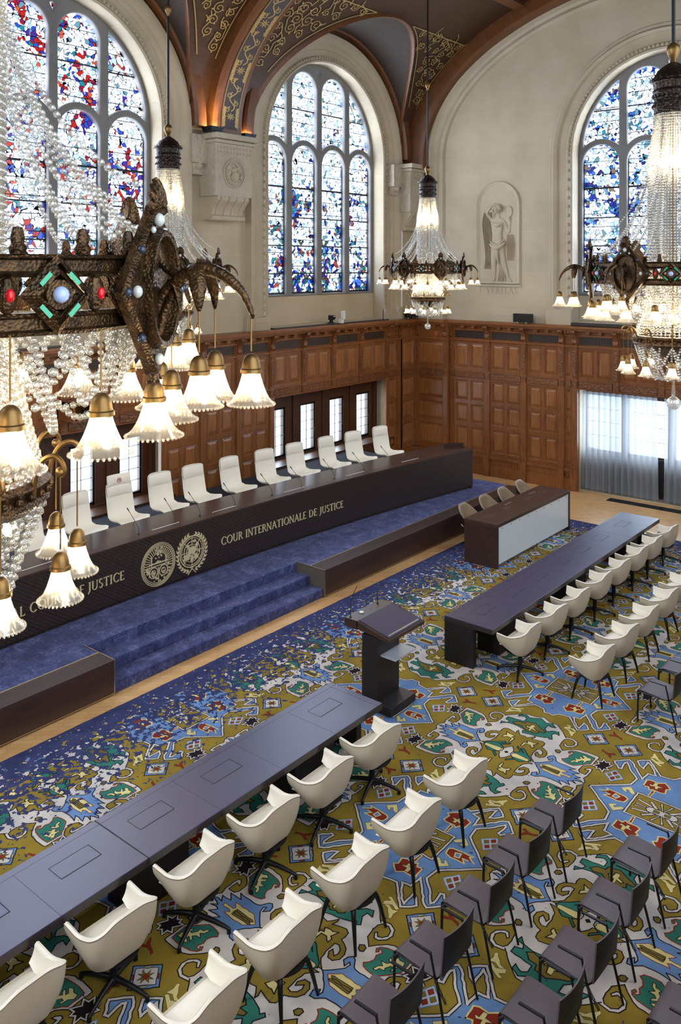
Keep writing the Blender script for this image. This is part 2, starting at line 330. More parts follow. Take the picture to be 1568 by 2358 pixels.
# ------------------------------------------------------------------ mesh helper
class MB:
    def __init__(s): s.v = []; s.f = []; s.m = []; s.mi = 0
    def add(s, vs, fs, mi=None):
        o = len(s.v); s.v += [tuple(p) for p in vs]
        s.f += [tuple(i+o for i in f) for f in fs]; s.m += [s.mi if mi is None else mi]*len(fs); return s
    def box(s, x0, x1, y0, y1, z0, z1, mi=None):
        vs = [(x, y, z) for z in (z0, z1) for y in (y0, y1) for x in (x0, x1)]
        return s.add(vs, [(0, 2, 3, 1), (4, 5, 7, 6), (0, 1, 5, 4), (2, 6, 7, 3), (0, 4, 6, 2), (1, 3, 7, 5)], mi)
    def hexa(s, pts, mi=None):      # 8 points: bottom 4 (ccw) then top 4
        return s.add(pts, [(0, 3, 2, 1), (4, 5, 6, 7), (0, 1, 5, 4), (1, 2, 6, 5), (2, 3, 7, 6), (3, 0, 4, 7)], mi)
    def grid(s, P, closeu=False, closev=False, mi=None):
        nu, nv = len(P), len(P[0]); vs = [p for r in P for p in r]; fs = []
        for i in range(nu if closeu else nu-1):
            for j in range(nv if closev else nv-1):
                a, b = i % nu, (i+1) % nu; c, d = j % nv, (j+1) % nv
                fs.append((a*nv+c, b*nv+c, b*nv+d, a*nv+d))
        return s.add(vs, fs, mi)
    def lathe(s, prof, n=16, c=(0, 0, 0), mi=None, a0=0.0, a1=2*pi):
        full = abs(a1-a0-2*pi) < 1e-6; k = n if full else n+1
        P = [[(c[0]+r*cos(a0+(a1-a0)*i/n), c[1]+r*sin(a0+(a1-a0)*i/n), c[2]+z) for (r, z) in prof] for i in range(k)]
        return s.grid(P, closeu=full, mi=mi)
    def tube(s, pts, r, n=8, mi=None, flat=1.0, cap=True):
        pts = [Vector(p) for p in pts]
        if 3 <= len(pts) <= 9:      # ease the bends
            rs = list(r) if isinstance(r, (list, tuple)) else [r]*len(pts); q, rq = [], []
            for i in range(len(pts)-1):
                a, b_, c, d = pts[max(0, i-1)], pts[i], pts[i+1], pts[min(len(pts)-1, i+2)]
                for k in range(4):
                    t = k/4; q.append(.5*((2*b_)+(c-a)*t+(2*a-5*b_+4*c-d)*t*t+(3*b_-a-3*c+d)*t**3)); rq.append(rs[i]+(rs[i+1]-rs[i])*t)
            pts = q+[pts[-1]]; r = rq+[rs[-1]]
        P = []; up = Vector((0, 0, 1)); last = None
        for i, p in enumerate(pts):
            t = (pts[min(i+1, len(pts)-1)]-pts[max(i-1, 0)]).normalized()
            if last is None:
                a = t.cross(up)
                if a.length < 1e-3: a = t.cross(Vector((1, 0, 0)))
                a.normalize()
            else:
                a = (last-t*last.dot(t)).normalized()
            last = a; b = t.cross(a); rr = r[i] if isinstance(r, (list, tuple)) else r
            P.append([tuple(p+a*(rr*cos(2*pi*k/n))+b*(rr*flat*sin(2*pi*k/n))) for k in range(n)])
        s.grid(P, closev=True, mi=mi)
        if cap:
            o = len(s.v)-len(pts)*n
            s.f.append(tuple(range(o, o+n))[::-1]); s.m.append(s.mi if mi is None else mi)
            o2 = len(s.v)-n; s.f.append(tuple(range(o2, o2+n))); s.m.append(s.mi if mi is None else mi)
        return s
    def cyl(s, p, q, r0, r1=None, n=12, mi=None): return s.tube([p, q], [r0, r0 if r1 is None else r1], n, mi)
    def sphere(s, c, r, n=10, k=6, mi=None, sz=1.0):
        P = [[(c[0]+r*sin(pi*j/k)*cos(2*pi*i/n), c[1]+r*sin(pi*j/k)*sin(2*pi*i/n), c[2]+r*sz*cos(pi*j/k)) for j in range(k+1)] for i in range(n)]
        return s.grid(P, closeu=True, mi=mi)
    def prism(s, poly, fn, h0, h1, mi=None):   # 2D polygon extruded; fn(u, v, h) -> world
        n = len(poly); vs = [fn(u, v, h0) for u, v in poly]+[fn(u, v, h1) for u, v in poly]
        fs = [tuple(range(n))[::-1], tuple(range(n, 2*n))]+[(i, (i+1) % n, (i+1) % n+n, i+n) for i in range(n)]
        return s.add(vs, fs, mi)
    def xf(s, fn): s.v = [tuple(fn(*p)) for p in s.v]; return s
    def build(s, name, mats, parent=None, smooth=False, bev=0.0, loc=None, tri=False, rm=False, angle=40):
        me = bpy.data.meshes.new(name); me.from_pydata(s.v, [], s.f)
        if not isinstance(mats, (list, tuple)): mats = [mats]
        for m in mats: me.materials.append(M[m] if isinstance(m, str) else m)
        me.polygons.foreach_set('material_index', s.m)
        bm = bmesh.new(); bm.from_mesh(me)
        if rm: bmesh.ops.remove_doubles(bm, verts=bm.verts, dist=1e-4)
        bmesh.ops.recalc_face_normals(bm, faces=bm.faces); bm.to_mesh(me); bm.free()
        o = bpy.data.objects.new(name, me); COL.objects.link(o)
        if smooth:
            me.polygons.foreach_set('use_smooth', [True]*len(me.polygons))
            try: me.set_sharp_from_angle(angle=radians(angle))
            except Exception: pass
        if bev:
            b = o.modifiers.new('bevel', 'BEVEL'); b.width = bev; b.segments = 2; b.limit_method = 'ANGLE'; b.angle_limit = radians(50)
        if parent is not None: o.parent = parent
        if loc is not None: o.location = loc
        return o
def empty(name, loc=(0, 0, 0), rz=0.0):
    o = bpy.data.objects.new(name, None); o.empty_display_size = 0.2; COL.objects.link(o); o.location = loc; o.rotation_euler = (0, 0, rz); return o
def tag(o, label=None, cat=None, group=None, kind=None):
    for k, v in (('label', label), ('category', cat), ('group', group), ('kind', kind)):
        if v is not None: o[k] = v
    return o
def struct(o, label=None): o['kind'] = 'structure'; return tag(o, label) if label else o
KIDS = {}
def copy_tree(o, parent=None):
    c = o.copy(); COL.objects.link(c); c.parent = parent
    for ch in list(o.children): copy_tree(ch, c)
    return c
def plate(name, outer, holes, thick, fn, mats, parent=None, bevel=0.0, smooth=False, res=3):
    """flat plate with holes through a filled 2D curve; fn(u, v, d) -> world, d runs 0..thick"""
    cu = bpy.data.curves.new('tmp', 'CURVE'); cu.dimensions = '2D'; cu.fill_mode = 'BOTH'
    cu.extrude = thick/2-bevel; cu.bevel_depth = bevel; cu.bevel_resolution = res if bevel else 0; cu.offset = -bevel
    for c in [outer]+list(holes):
        sp = cu.splines.new('POLY'); sp.points.add(len(c)-1); sp.use_cyclic_u = True
        for p, (u, v) in zip(sp.points, c): p.co = (u, v, 0, 1)
    ob = bpy.data.objects.new('tmp', cu); COL.objects.link(ob)
    dg = bpy.context.evaluated_depsgraph_get(); me = bpy.data.meshes.new_from_object(ob.evaluated_get(dg))
    vs = [fn(v.co.x, v.co.y, v.co.z+thick/2) for v in me.vertices]; fs = [tuple(p.vertices) for p in me.polygons]
    bpy.data.objects.remove(ob); bpy.data.curves.remove(cu); bpy.data.meshes.remove(me)
    mb = MB(); mb.add(vs, fs); return mb.build(name, mats, parent, smooth=smooth, rm=True)
def arch(cx, zs, r, z0, n=28):
    return [(cx-r, z0)]+[(cx-r*cos(pi*i/n), zs+r*sin(pi*i/n)) for i in range(n+1)]+[(cx+r, z0)]
# ================================================================== the room
BAYS = (1.61, 10.48, 19.35)
WL, WR = 16.25, 23.55         # stone faces of the bench wall and the far end wall
XN, YN = -2.6, -0.45          # near end wall and the wall behind the camera
mb = MB(); mb.box(XN-.2, WR+1, YN-.2, WL+1, -0.2, 0.0); o = mb.build('floor', 'parquet'); struct(o, 'oak herringbone parquet floor around the rug')
rows = lambda c, a, b, z0, z1: [(c+a, z0), (c+b, z0), (c+b, z1), (c+a, z1)]
holes = [arch(c, 9.8, 2.62, 4.8) for c in BAYS]+[rows(c, -2.68, 2.68, 1.0, 2.95) for c in BAYS]
PL = lambda u, z, d: (u, WL-d, z)             # bench wall: d points into the room
PR = lambda u, z, d: (WR-d, u, z)             # far end wall
o = plate('wall_left', [(XN-.3, -0.1), (WR+.6, -0.1), (WR+.6, 15.2), (XN-.3, 15.2)], holes, 0.8, lambda u, v, d: (u, WL+d, v), 'stone_y')
struct(o, 'pale limestone wall behind the judges bench')
o = plate('wall_right', [(YN-.3, -0.1), (WL+.6, -0.1), (WL+.6, 15.2), (YN-.3, 15.2)],
          [arch(7.9, 9.7, 2.65, 4.86), [(5.45, 0.02), (10.35, 0.02), (10.35, 2.92), (5.45, 2.92)]], 0.8, lambda u, v, d: (WR+d, u, v), 'stone_x')
struct(o, 'pale limestone end wall with the relief')
o = plate('wall_front', [(XN-.3, -0.1), (WR+.6, -0.1), (WR+.6, 15.2), (XN-.3, 15.2)], [arch(c, 9.8, 2.62, 4.8) for c in BAYS], 0.4,
          lambda u, v, d: (u, YN-d, v), 'stone_y'); struct(o)
o = plate('wall_back', [(YN-.3, -0.1), (WL+.6, -0.1), (WL+.6, 15.2), (YN-.3, 15.2)], [arch(7.9, 9.7, 2.65, 4.86)], 0.4,
          lambda u, v, d: (XN-d, u, v), 'stone_x'); struct(o)
# panelling of the two walls nobody sees from here, plain
mb = MB(); mb.box(XN, WR, YN, YN+.08, 0, 4.7); mb.box(XN, XN+.08, YN, WL, 0, 4.7); struct(mb.build('trim_9', 'oak'), 'oak wainscot')

# ---- vault
YC, AY, BZ, ZS = 7.9, 8.25, 4.95, 9.9
RL = 3.48
def vz(y): return ZS+BZ*sqrt(max(0, 1-((y-YC)/AY)**2))
def barrel(x, th, off=0.0): return (x, YC+(AY-off)*cos(th), ZS+(BZ-off)*sin(th))
mb = MB()
def lun_h(x):
    for c in BAYS:
        if abs(x-c) < RL: return sqrt(RL*RL-(x-c)**2)
    return 0.0
xs = []
for c in BAYS: xs += [c-RL*cos(pi*i/40) for i in range(41)]
xs += [XN-.2, WR+.2, (BAYS[0]+BAYS[1])/2, (BAYS[1]+BAYS[2])/2]
xs = sorted(xs); P = []
for x in xs:
    t0 = math.asin(min(1, lun_h(x)/BZ)); P.append([barrel(x, t0+(pi-2*t0)*j/48) for j in range(49)])
mb.grid(P)
o = mb.build('ceiling', 'vault_wood', smooth=True); struct(o, 'dark boarded timber barrel vault')
for side in (0, 1):
    mb = MB()
    for c in BAYS:
        P = []
        for i in range(41):
            a = pi*i/40; x = c-RL*cos(a); z = ZS+RL*sin(a); t0 = math.asin(min(1, (z-ZS)/BZ))
            y1 = YC+(AY if not side else -AY)*cos(t0); y0 = WL+.05 if not side else YN-.05
            P.append([(x, y0+(y1-y0)*j/6, z) for j in range(7)])
        mb.grid(P)
        # splayed timber arris at the mouth of each lunette
        Q = []
        for i in range(41):
            a = pi*i/40; Q.append([])
            for k, (dr, dy) in enumerate(((0, .0), (-.10, -.06), (-.10, .06), (0.0, .14))):
                r = RL+dr; x = c-r*cos(a); z = ZS+max(0, r*sin(a)); t0 = math.asin(min(1, (RL*sin(a))/BZ))
                yy = YC+(1 if not side else -1)*(AY*cos(t0)+dy); Q[-1].append((x, yy, z))
        mb.mi = 1; mb.grid(Q); mb.mi = 0
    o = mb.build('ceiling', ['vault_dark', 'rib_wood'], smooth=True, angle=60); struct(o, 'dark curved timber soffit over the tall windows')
# transverse ribs with painted bands
def rib(xc, wdt, band=True):
    root = MB(); n = 60; sec = [(-wdt/2, -0.02), (-wdt/2, .26), (-wdt/2+.09, .34), (wdt/2-.09, .34), (wdt/2, .26), (wdt/2, -0.02)]
    P = []
    for i in range(-1, n+2):
        th = pi*min(max(i, 0), n)/n; row = []
        for du, off in sec:
            p = barrel(xc+du, th, off)
            if i < 0 or i > n: p = (p[0], p[1], 9.62)
            row.append(p)
        P.append(row)
    root.grid(P); root.grid([[P[0][k] for k in range(6)], [P[0][0]]*6])
    o = root.build('trim_2', 'rib_wood', smooth=True, angle=25); struct(o, 'broad timber rib springing from the carved corbel')
    if not band: return o
    b = MB()
    for du, off, w0, mi in ((0, .352, wdt*.30, 0),):
        P = [[barrel(xc-w0, pi*i/n, .352), barrel(xc+w0, pi*i/n, .352)] for i in range(n+1)]; b.grid(P, mi=0)
    # gold ornament: border lines, a wandering stem, loops and rosettes, drawn along the rib
    Rm = 6.6
    def q(s, u, e=.36):      # s metres along the soffit from the corbel
        th = s/Rm; return barrel(xc+u, th, e)
    def strip(pts, wd):
        for (s0, u0), (s1, u1) in zip(pts[:-1], pts[1:]):
            dx, dy = s1-s0, u1-u0; l = sqrt(dx*dx+dy*dy) or 1; nx, ny = -dy/l*wd/2, dx/l*wd/2
            b.add([q(s0+nx, u0+ny), q(s1+nx, u1+ny), q(s1-nx, u1-ny), q(s0-nx, u0-ny)], [(0, 1, 2, 3)], 1)
    w0 = wdt*.30
    for sg in (-1, 1): strip([(s*.15, sg*(w0-.03)) for s in range(0, 70)], .022)
    s = .1
    while s < 9.6:
        for sg in (-1, 1):      # leafy edging in gold against the dark field
            strip([(s+.03*k, sg*(w0-.05-.06*abs(sin(k*.7)))) for k in range(24)], .085)
        strip([(s+.55+k*.05, .10*sin(k*.55)) for k in range(24)], .035)
        for q0 in range(8): strip([(s+.36+.02*cos(q0*.785), .02*sin(q0*.785)), (s+.36+.13*cos(q0*.785), .13*sin(q0*.785))], .03)
        for k in range(5):
            cx_, cy_ = s+.6+k*.25, (.13 if k % 2 else -.13)
            strip([(cx_+.075*cos(a*.5), cy_+.06*sin(a*.5)) for a in range(13)], .028)
            strip([(cx_, cy_), (cx_+.12, cy_*.4)], .03)
        s += 1.62
    o2 = b.build('painted_band', ['rib_band', 'gold_paint'], o)
    return o
for xc in ((BAYS[0]+BAYS[1])/2, (BAYS[1]+BAYS[2])/2): rib(xc, 1.0)
rib(WR-.1, .7, False)
# gilt scrollwork on the vault panels beside the ribs
def scrolls(xa, xb, name='trim_3'):
    b = MB()
    def q(u, s, e=.03): return barrel(u, s, e)
    def strip(pts, wd):
        for (s0, u0), (s1, u1) in zip(pts[:-1], pts[1:]):
            dx, dy = (s1-s0), (u1-u0)*6.5; l = sqrt(dx*dx+dy*dy) or 1; nx, ny = -dy/l*wd/2, dx/l*wd/2/6.5
            b.add([q(s0+nx, u0+ny), q(s1+nx, u1+ny), q(s1-nx, u1-ny), q(s0-nx, u0-ny)], [(0, 1, 2, 3)], 0)
    return b, strip
def spandrel(xr, sg, c):
    """triangular panel between rib edge xr and the lunette centred on c; sg = direction away from the rib"""
    b, strip = scrolls(0, 0)
    def edge(th):       # x of the lunette arris at vault angle th
        h = BZ*sin(th); return c-sg*sqrt(max(0, RL*RL-h*h)) if h < RL else c
    ths = [.34+.02*i for i in range(22)]
    A = [(xr+sg*.12, t) for t in ths]; B = [(edge(t)-sg*.16, t) for t in ths]
    A = [a for a, bb in zip(A, B) if sg*(bb[0]-a[0]) > .05]; B = [bb for bb in B if sg*(bb[0]-(xr+sg*.12)) > .05]
    strip(A, .03); strip(B, .03)
    strip([A[-1], B[-1]], .03)
    rs_ = random.Random(int(xr*10))
    for (xa, t), (xb, _) in list(zip(A, B))[2::3]:
        wdt = abs(xb-xa)
        for k in range(max(1, int(wdt/.38))):
            cx_ = xa+sg*(.2+.38*k)
            if sg*(xb-cx_) < .1: continue
            r0 = min(.16, wdt*.35)
            hand = 1 if (k+int(t*50)) % 2 else -1; p0 = rs_.uniform(0, 6); r1 = r0*rs_.uniform(.75, 1.2); tt = t+rs_.uniform(-.012, .012)
            sp = [(cx_+r1*(1-i/24)*cos(hand*i*.5+p0), tt+r1*(1-i/24)*sin(hand*i*.5+p0)/6.5) for i in range(21)]
            strip(sp, .024)
            e0 = sp[0]; strip([e0, (e0[0]+rs_.uniform(-.1, .1), e0[1]+.03), (e0[0]+rs_.uniform(-.25, .25), e0[1]+.05)], .028)
            for q_ in (4, 9): ex, ey = sp[q_]; strip([(ex, ey), (ex+(ex-cx_)*.45, ey+(ey-tt)*.45)], .04)
    o = b.build('trim_3', 'gold_paint'); struct(o, 'gilt scrollwork on the dark vault panel')
rx1, rx2 = (BAYS[0]+BAYS[1])/2, (BAYS[1]+BAYS[2])/2
spandrel(rx2+.5, 1, BAYS[2]); spandrel(rx2-.5, -1, BAYS[1]); spandrel(rx1+.5, 1, BAYS[1]); spandrel(WR-.45, -1, BAYS[2])
# longitudinal timbers on the crown of the vault
mb = MB()
for t in (1.05, 1.25, pi/2, pi-1.25, pi-1.05):
    P = []
    for x in [XN+i*(WR-XN)/24 for i in range(25)]:
        P.append([barrel(x, t-.02, .0), barrel(x, t-.02, .14), barrel(x, t+.02, .14), barrel(x, t+.02, 0)])
    mb.grid(P)
for x in [c+k*2.2 for c in BAYS for k in (-1, 1)]:
    mb.grid([[barrel(x+dx, 1.05+i*(pi-2.1)/16, off) for dx, off in ((-.08, 0), (-.08, .1), (.08, .1), (.08, 0))] for i in range(17)])
struct(mb.build('trim_4', 'rib_wood'), 'timber ribs along the crown of the vault')

# ---- mouldings around arches
def ring(name, mats, place, cx, zs, rx, rz, z0, prof, parent=None, n=48, label=None, mi=0, a0=0, a1=pi):
    mb = MB(); P = []
    pts = [(-1, 0, z0)] if z0 is not None else []
    pts += [(cos(pi-(a0+(a1-a0)*i/n)), sin(a0+(a1-a0)*i/n), None) for i in range(n+1)]
    if z0 is not None: pts += [(1, 0, z0)]
    for c_, s_, z in pts:
        row = []
        for dr, d in prof:
            row.append(place(cx+(rx+dr)*c_, zs+(rz+dr)*s_ if z is None else z, d))
        P.append(row)
    mb.grid(P); o = mb.build(name, mats, parent, smooth=True, angle=30)
    return struct(o, label) if parent is None else o
for c in BAYS:
    ring('trim_5', 'stone', PL, c, 9.8, 2.62, 2.62, 4.78, [(0, 0), (.0, .04), (.05, .07), (.09, .03), (.16, .03), (.20, .0)], label='moulded limestone arch round a tall window')
    ring('trim_5', 'stone', PL, c, 9.8, 2.98, 2.98, 4.78, [(0, 0), (.02, .05), (.09, .09), (.17, .09), (.24, .16), (.36, .2), (.44, .2), (.47, 0)], label='outer limestone arch round a tall window')
    mb = MB()
    for i in range(118):
        if i < 74: a = pi*i/73; u, z = c-2.76*cos(a), 9.8+2.76*sin(a)
        else: k = (i-74) % 22; u = c+(2.76 if i < 96 else -2.76); z = 9.6-.215*k
        mb.sphere(PL(u, z, .05), .045, 6, 4)
    struct(mb.build('trim_5', 'stone', smooth=True), 'carved bead course round a tall window')
    ring('trim_6', 'rib_wood', PL, c, 9.9, 3.45, 3.45, None, [(-.02, .0), (-.02, .30), (.05, .36), (.30, .36), (.36, .30), (.36, 0)], label='timber edge of the window arch')
ring('trim_5', 'stone', PR, 7.9, 9.7, 2.65, 2.65, 5.3, [(0, 0), (.0, .04), (.05, .07), (.09, .03), (.16, .03), (.20, .0)], label='moulded limestone arch round the end window')
ring('trim_5', 'stone', PR, 7.9, 9.7, 3.12, 3.12, 5.2, [(0, 0), (.02, .06), (.10, .10), (.16, .03), (.24, .03), (.27, 0)], label='outer limestone arch round the end window')
mb = MB()
for i in range(106):
    if i < 74: a = pi*i/73; u, z = 7.9-2.78*cos(a), 9.7+2.78*sin(a)
    else: k = (i-74) % 16; u = 7.9+(2.78 if i < 90 else -2.78); z = 9.5-.26*k
    mb.sphere(PR(u, z, .05), .05, 6, 4)
struct(mb.build('trim_5', 'stone', smooth=True), 'carved bead course round the end window')
ring('trim_5', 'stone', PR, 7.9, 9.9, 7.02, 4.12, 4.8, [(0, 0), (.03, .09), (.12, .13), (.22, .09), (.30, .14), (.45, .14), (.5, .2), (.62, .2), (.62, 0)], n=80, label='great limestone arch spanning the end wall')
ring('trim_6', 'rib_wood', PR, 7.9, 9.9, 7.60, 4.55, 9.62, [(-.02, 0), (-.02, .42), (.06, .5), (.4, .5), (.8, .46)], n=80, label='dark timber arch against the end wall')
# plinths of the arch jambs
mb = MB()
for c in BAYS:
    for s_ in (-1, 1):
        a, b_ = sorted((c+s_*2.62, c+s_*3.5)); mb.box(a, b_, WL-.12, WL, 4.72, 5.1); mb.box(a+.04, b_-.04, WL-.16, WL, 4.72, 4.95)
for s_ in (-1, 1):
    a, b_ = sorted((7.9+s_*2.66, 7.9+s_*3.45)); mb.box(WR-.12, WR, a, b_, 4.72, 5.2)
    a, b_ = sorted((7.9+s_*7.0, 7.9+s_*7.65)); mb.box(WR-.16, WR, a, b_, 4.72, 5.1)
# pilasters between the bays, and at the corner
for xc, w_ in ((rx1, .95), (rx2, .95)):
    pass
mb.box(22.75, WR, WL-.12, WL, 4.72, 9.3); mb.box(WR-.14, WR, 15.35, WL, 4.72, 9.3)
struct(mb.build('trim_5', 'stone', bev=.01), 'limestone plinths and corner pilasters')
# sills
mb = MB()
for c in BAYS: mb.box(c-2.61, c+2.61, 15.98, 16.9, 4.66, 4.79, 0)
mb.box(23.3, 24.3, 5.3, 10.5, 4.66, 4.84, 0)
struct(mb.build('trim_7', 'black_stone'), 'black tiled window ledge')
mb = MB()
for c in BAYS: mb.box(c-2.61, c+2.61, 16.62, 16.95, 4.78, 5.62)
mb.box(23.98, 24.3, 5.26, 10.54, 4.8, 5.66)
struct(mb.build('trim_7', 'stone_carved' if False else 'stone'), 'yellowed stone apron under the tall windows')

# ---- tall windows with stone tracery
def window(name, cx, place, gl, hw, zs, zb, label):
    """lights in a 2 x 4 pattern; place(u, z, d) with d into the room from the glass"""
    R = hw; lw = R/2
    holes = []
    def light(u0, u1, z0, zsp, head=None):
        m_ = (u0+u1)/2; r = (u1-u0)/2
        return [(u0, z0)]+[(m_-r*cos(pi*i/14), zsp+r*sin(pi*i/14)) for i in range(15)]+[(u1, z0)]
    g = .115
    lows = []
    for k in range(4):
        u0, u1 = cx-R+k*lw+g, cx-R+(k+1)*lw-g; holes.append(light(u0, u1, zb+.04, 9.43)); lows.append((u0, u1))
    def lowtop(u, u0, u1):      # underside of an upper light: concentric with the head below
        m_ = (u0+u1)/2; r = (u1-u0)/2+.17; return 9.43+sqrt(max(.0, r*r-(u-m_)**2))
    for k in (1, 2):
        u0, u1 = lows[k]; n = 12
        bot = [(u1+(u0-u1)*i/n, lowtop(u1+(u0-u1)*i/n, u0, u1)) for i in range(n+1)]
        m_ = (u0+u1)/2; r = (u1-u0)/2; zt = zs+sqrt((R-.12)**2-(abs(m_-cx)+.12)**2)-r-.06
        holes.append(bot+[(m_-r*cos(pi*i/14), zt+r*sin(pi*i/14)) for i in range(15)])
    for k in (0, 3):
        u0, u1 = lows[k]; n = 12
        if k == 0: u0 += .02
        else: u1 -= .02
        bot = [(u1+(u0-u1)*i/n, lowtop(u1+(u0-u1)*i/n, *lows[k])) for i in range(n+1)]
        rr = R-.10; top = []
        for i in range(13):
            u = u0+(u1-u0)*i/12; top.append((u, zs+sqrt(max(.02, rr*rr-(u-cx)**2))))
        holes.append(bot+top)
    holes.append([(cx-.09, zs+R-.22), (cx, zs+R-.40), (cx+.09, zs+R-.22), (cx, zs+R-.16)])
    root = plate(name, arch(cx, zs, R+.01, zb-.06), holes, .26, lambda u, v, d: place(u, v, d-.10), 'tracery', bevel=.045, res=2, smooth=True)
    struct(root, label)
    # glazing bars
    mb = MB()
    for k in range(4):
        u0, u1 = lows[k]
        for z in (6.25, 7.05, 7.87, 8.72): mb.box(u0, u1, -.012, .03, z-.018, z+.018)
        if k in (1, 2): mb.box(u0, u1, -.012, .03, 11.0, 11.036)
        else: mb.box(u0, u1, -.012, .03, 10.95, 10.986)
        for uu in (u0+.012, u1-.012): mb.box(uu-.012, uu+.012, -.012, .03, zb, 9.6)
        mb.box(u0, u1, -.012, .03, zb+.03, zb+.08)
    mb.xf(lambda x, y, z: place(x, z, y)); mb.build('glazing_bar', 'lead', root)
    g_ = MB(); A = arch(cx, zs, R-.01, zb, 30); c0 = len(A)
    g_.add([place(u, z, 0) for u, z in A], [tuple(range(c0))]); g_.build('stained_glass', gl, root)
    return root
for i, (c, gl, lb) in enumerate(zip(BAYS, ('glass_red', 'glass_red', 'glass_mixed'),
      ('tall stained glass window at the near end of the bench wall', 'tall stained glass window with red figures behind the beaded chandelier', 'tall stained glass window between the two carved corbels'))):
    window('window_%d' % (i+1), c, lambda u, z, d: (u, 16.78-d, z), gl, 2.62, 9.8, 5.62, lb)
window('window_4', 7.9, lambda u, z, d: (24.08-d, u, z), 'glass_blue', 2.65, 9.7, 5.66, 'tall blue stained glass window in the end wall')

# ---- wainscot
def panel(mb, P, u0, u1, z0, z1, d=0.0, mi=0):
    rs = [(0, 0), (.018, -.02), (.035, -.012), (.05, -.036), (.05, -.036), (.10, -.014)]
    R_ = [[P(u0+a, z0+a, d+h), P(u1-a, z0+a, d+h), P(u1-a, z1-a, d+h), P(u0+a, z1-a, d+h)] for a, h in rs]
    mb.grid(R_[:-1], closev=True, mi=mi); mb.grid(R_[-2:], closev=True, mi=3); mb.add(R_[-1], [(0, 1, 2, 3)], 3)
def bay(mb, P, u0, u1, z0, face=0.0, post0=True, cols=2, grill=True, lowrow=True):
    """one panelled bay between post centres u0 and u1, from z0 up to the cornice"""
    pw = .085; a, b_ = u0+pw, u1-pw; mid = (a+b_)/2
    us = [a, a+.06] + ([mid-.045, mid+.045] if cols == 2 else []) + [b_-.06, b_]
    rowsz = [(.72, 1.42), (1.56, 2.14), (2.26, 2.88)] if z0 < 1 else []
    rowsz += [(3.28, 4.05)]
    zs_ = [z0 if z0 > 1 else .6]
    for r in rowsz: zs_ += list(r)
    zs_ += [4.16]
    for j in range(len(zs_)-1):
        for i in range(len(us)-1):
            if j % 2 == 1 and i % 2 == 1: panel(mb, P, us[i], us[i+1], zs_[j], zs_[j+1], face)
            else: mb.add([P(us[i], zs_[j], face), P(us[i+1], zs_[j], face), P(us[i+1], zs_[j+1], face), P(us[i], zs_[j+1], face)], [(0, 1, 2, 3)], 0)
    def bx(ua, ub, za, zb, d0, d1, mi=0):
        mb.hexa([P(ua, za, d0), P(ub, za, d0), P(ub, za, d1), P(ua, za, d1), P(ua, zb, d0), P(ub, zb, d0), P(ub, zb, d1), P(ua, zb, d1)], mi)
    bx(a+.03, b_-.03, 2.97, 3.15, face, face+.025, 1)              # carved rail
    bx(a, b_, 2.925, 2.955, face, face+.035); bx(a, b_, 3.16, 3.19, face, face+.035)
    bx(a, b_, 4.13, 4.18, face, face+.06)
    bx(a, b_, 4.18, 4.66, face-.06, face-.02)
    if grill: bx(a+.05, b_-.05, 4.215, 4.425, face-.02, face-.005, 2)
    bx(a, b_, 4.455, 4.49, face-.02, face+.05)
    for k in (.33, .67):
        m_ = a+(b_-a)*k; bx(m_-.05, m_+.05, 4.52, 4.62, face, face+.12)
    if z0 < 1:
        bx(a, b_, 0.0 if z0 < .1 else z0, .34, face-.02, face+.085); bx(a, b_, .34, .54, face-.02, face+.045); bx(a, b_, .54, .62, face-.02, face+.10)
def post(mb, P, u, z0, face=0.0, hw=.085):
    def bx(ua, ub, za, zb, d0, d1, mi=0):
        mb.hexa([P(ua, za, d0), P(ub, za, d0), P(ub, za, d1), P(ua, za, d1), P(ua, zb, d0), P(ub, zb, d0), P(ub, zb, d1), P(ua, zb, d1)], mi)
    bx(u-hw, u+hw, z0, 4.66, face-.06, face+.045)
    bx(u-hw+.03, u+hw-.03, 3.24, 4.08, face+.04, face+.062, 1)
    bx(u-hw+.02, u+hw-.02, 2.98, 3.14, face+.04, face+.06, 1)
    bx(u-hw-.01, u+hw+.01, 4.12, 4.19, face, face+.08)
    # scrolled bracket
    prof = [(4.2, .05), (4.26, .09), (4.36, .07), (4.48, .13), (4.56, .2), (4.62, .2)]
    for (z_a, d_a), (z_b, d_b) in zip(prof[:-1], prof[1:]):
        mb.hexa([P(u-hw+.015, z_a, face), P(u+hw-.015, z_a, face), P(u+hw-.015, z_a, face+d_a), P(u-hw+.015, z_a, face+d_a),
                 P(u-hw+.015, z_b, face), P(u+hw-.015, z_b, face), P(u+hw-.015, z_b, face+d_b), P(u-hw+.015, z_b, face+d_b)], 1)
    if z0 < 1: bx(u-hw-.02, u+hw+.02, z0, .62, face, face+.13)
def cornice(mb, P, ua, ub, face=0.0):
    for za, zb, d in ((4.60, 4.64, .14), (4.64, 4.68, .19), (4.68, 4.705, .25), (4.705, 4.74, .22), (4.74, 4.755, .10)):
        mb.hexa([P(ua, za, face-.3), P(ub, za, face-.3), P(ub, za, face+d), P(ua, za, face+d), P(ua, zb, face-.3), P(ub, zb, face-.3), P(ub, zb, face+d), P(ua, zb, face+d)])
FL = .30     # the panelling stands this far in front of the stone
PWL = lambda u, z, d: (u, WL-FL-d, z); PWR = lambda u, z, d: (WR-.15-d, u, z)
mb = MB(); posts = [c+k for c in BAYS for k in (-2.77, -1.48, -.2, 1.1, 2.4)]
pl = []
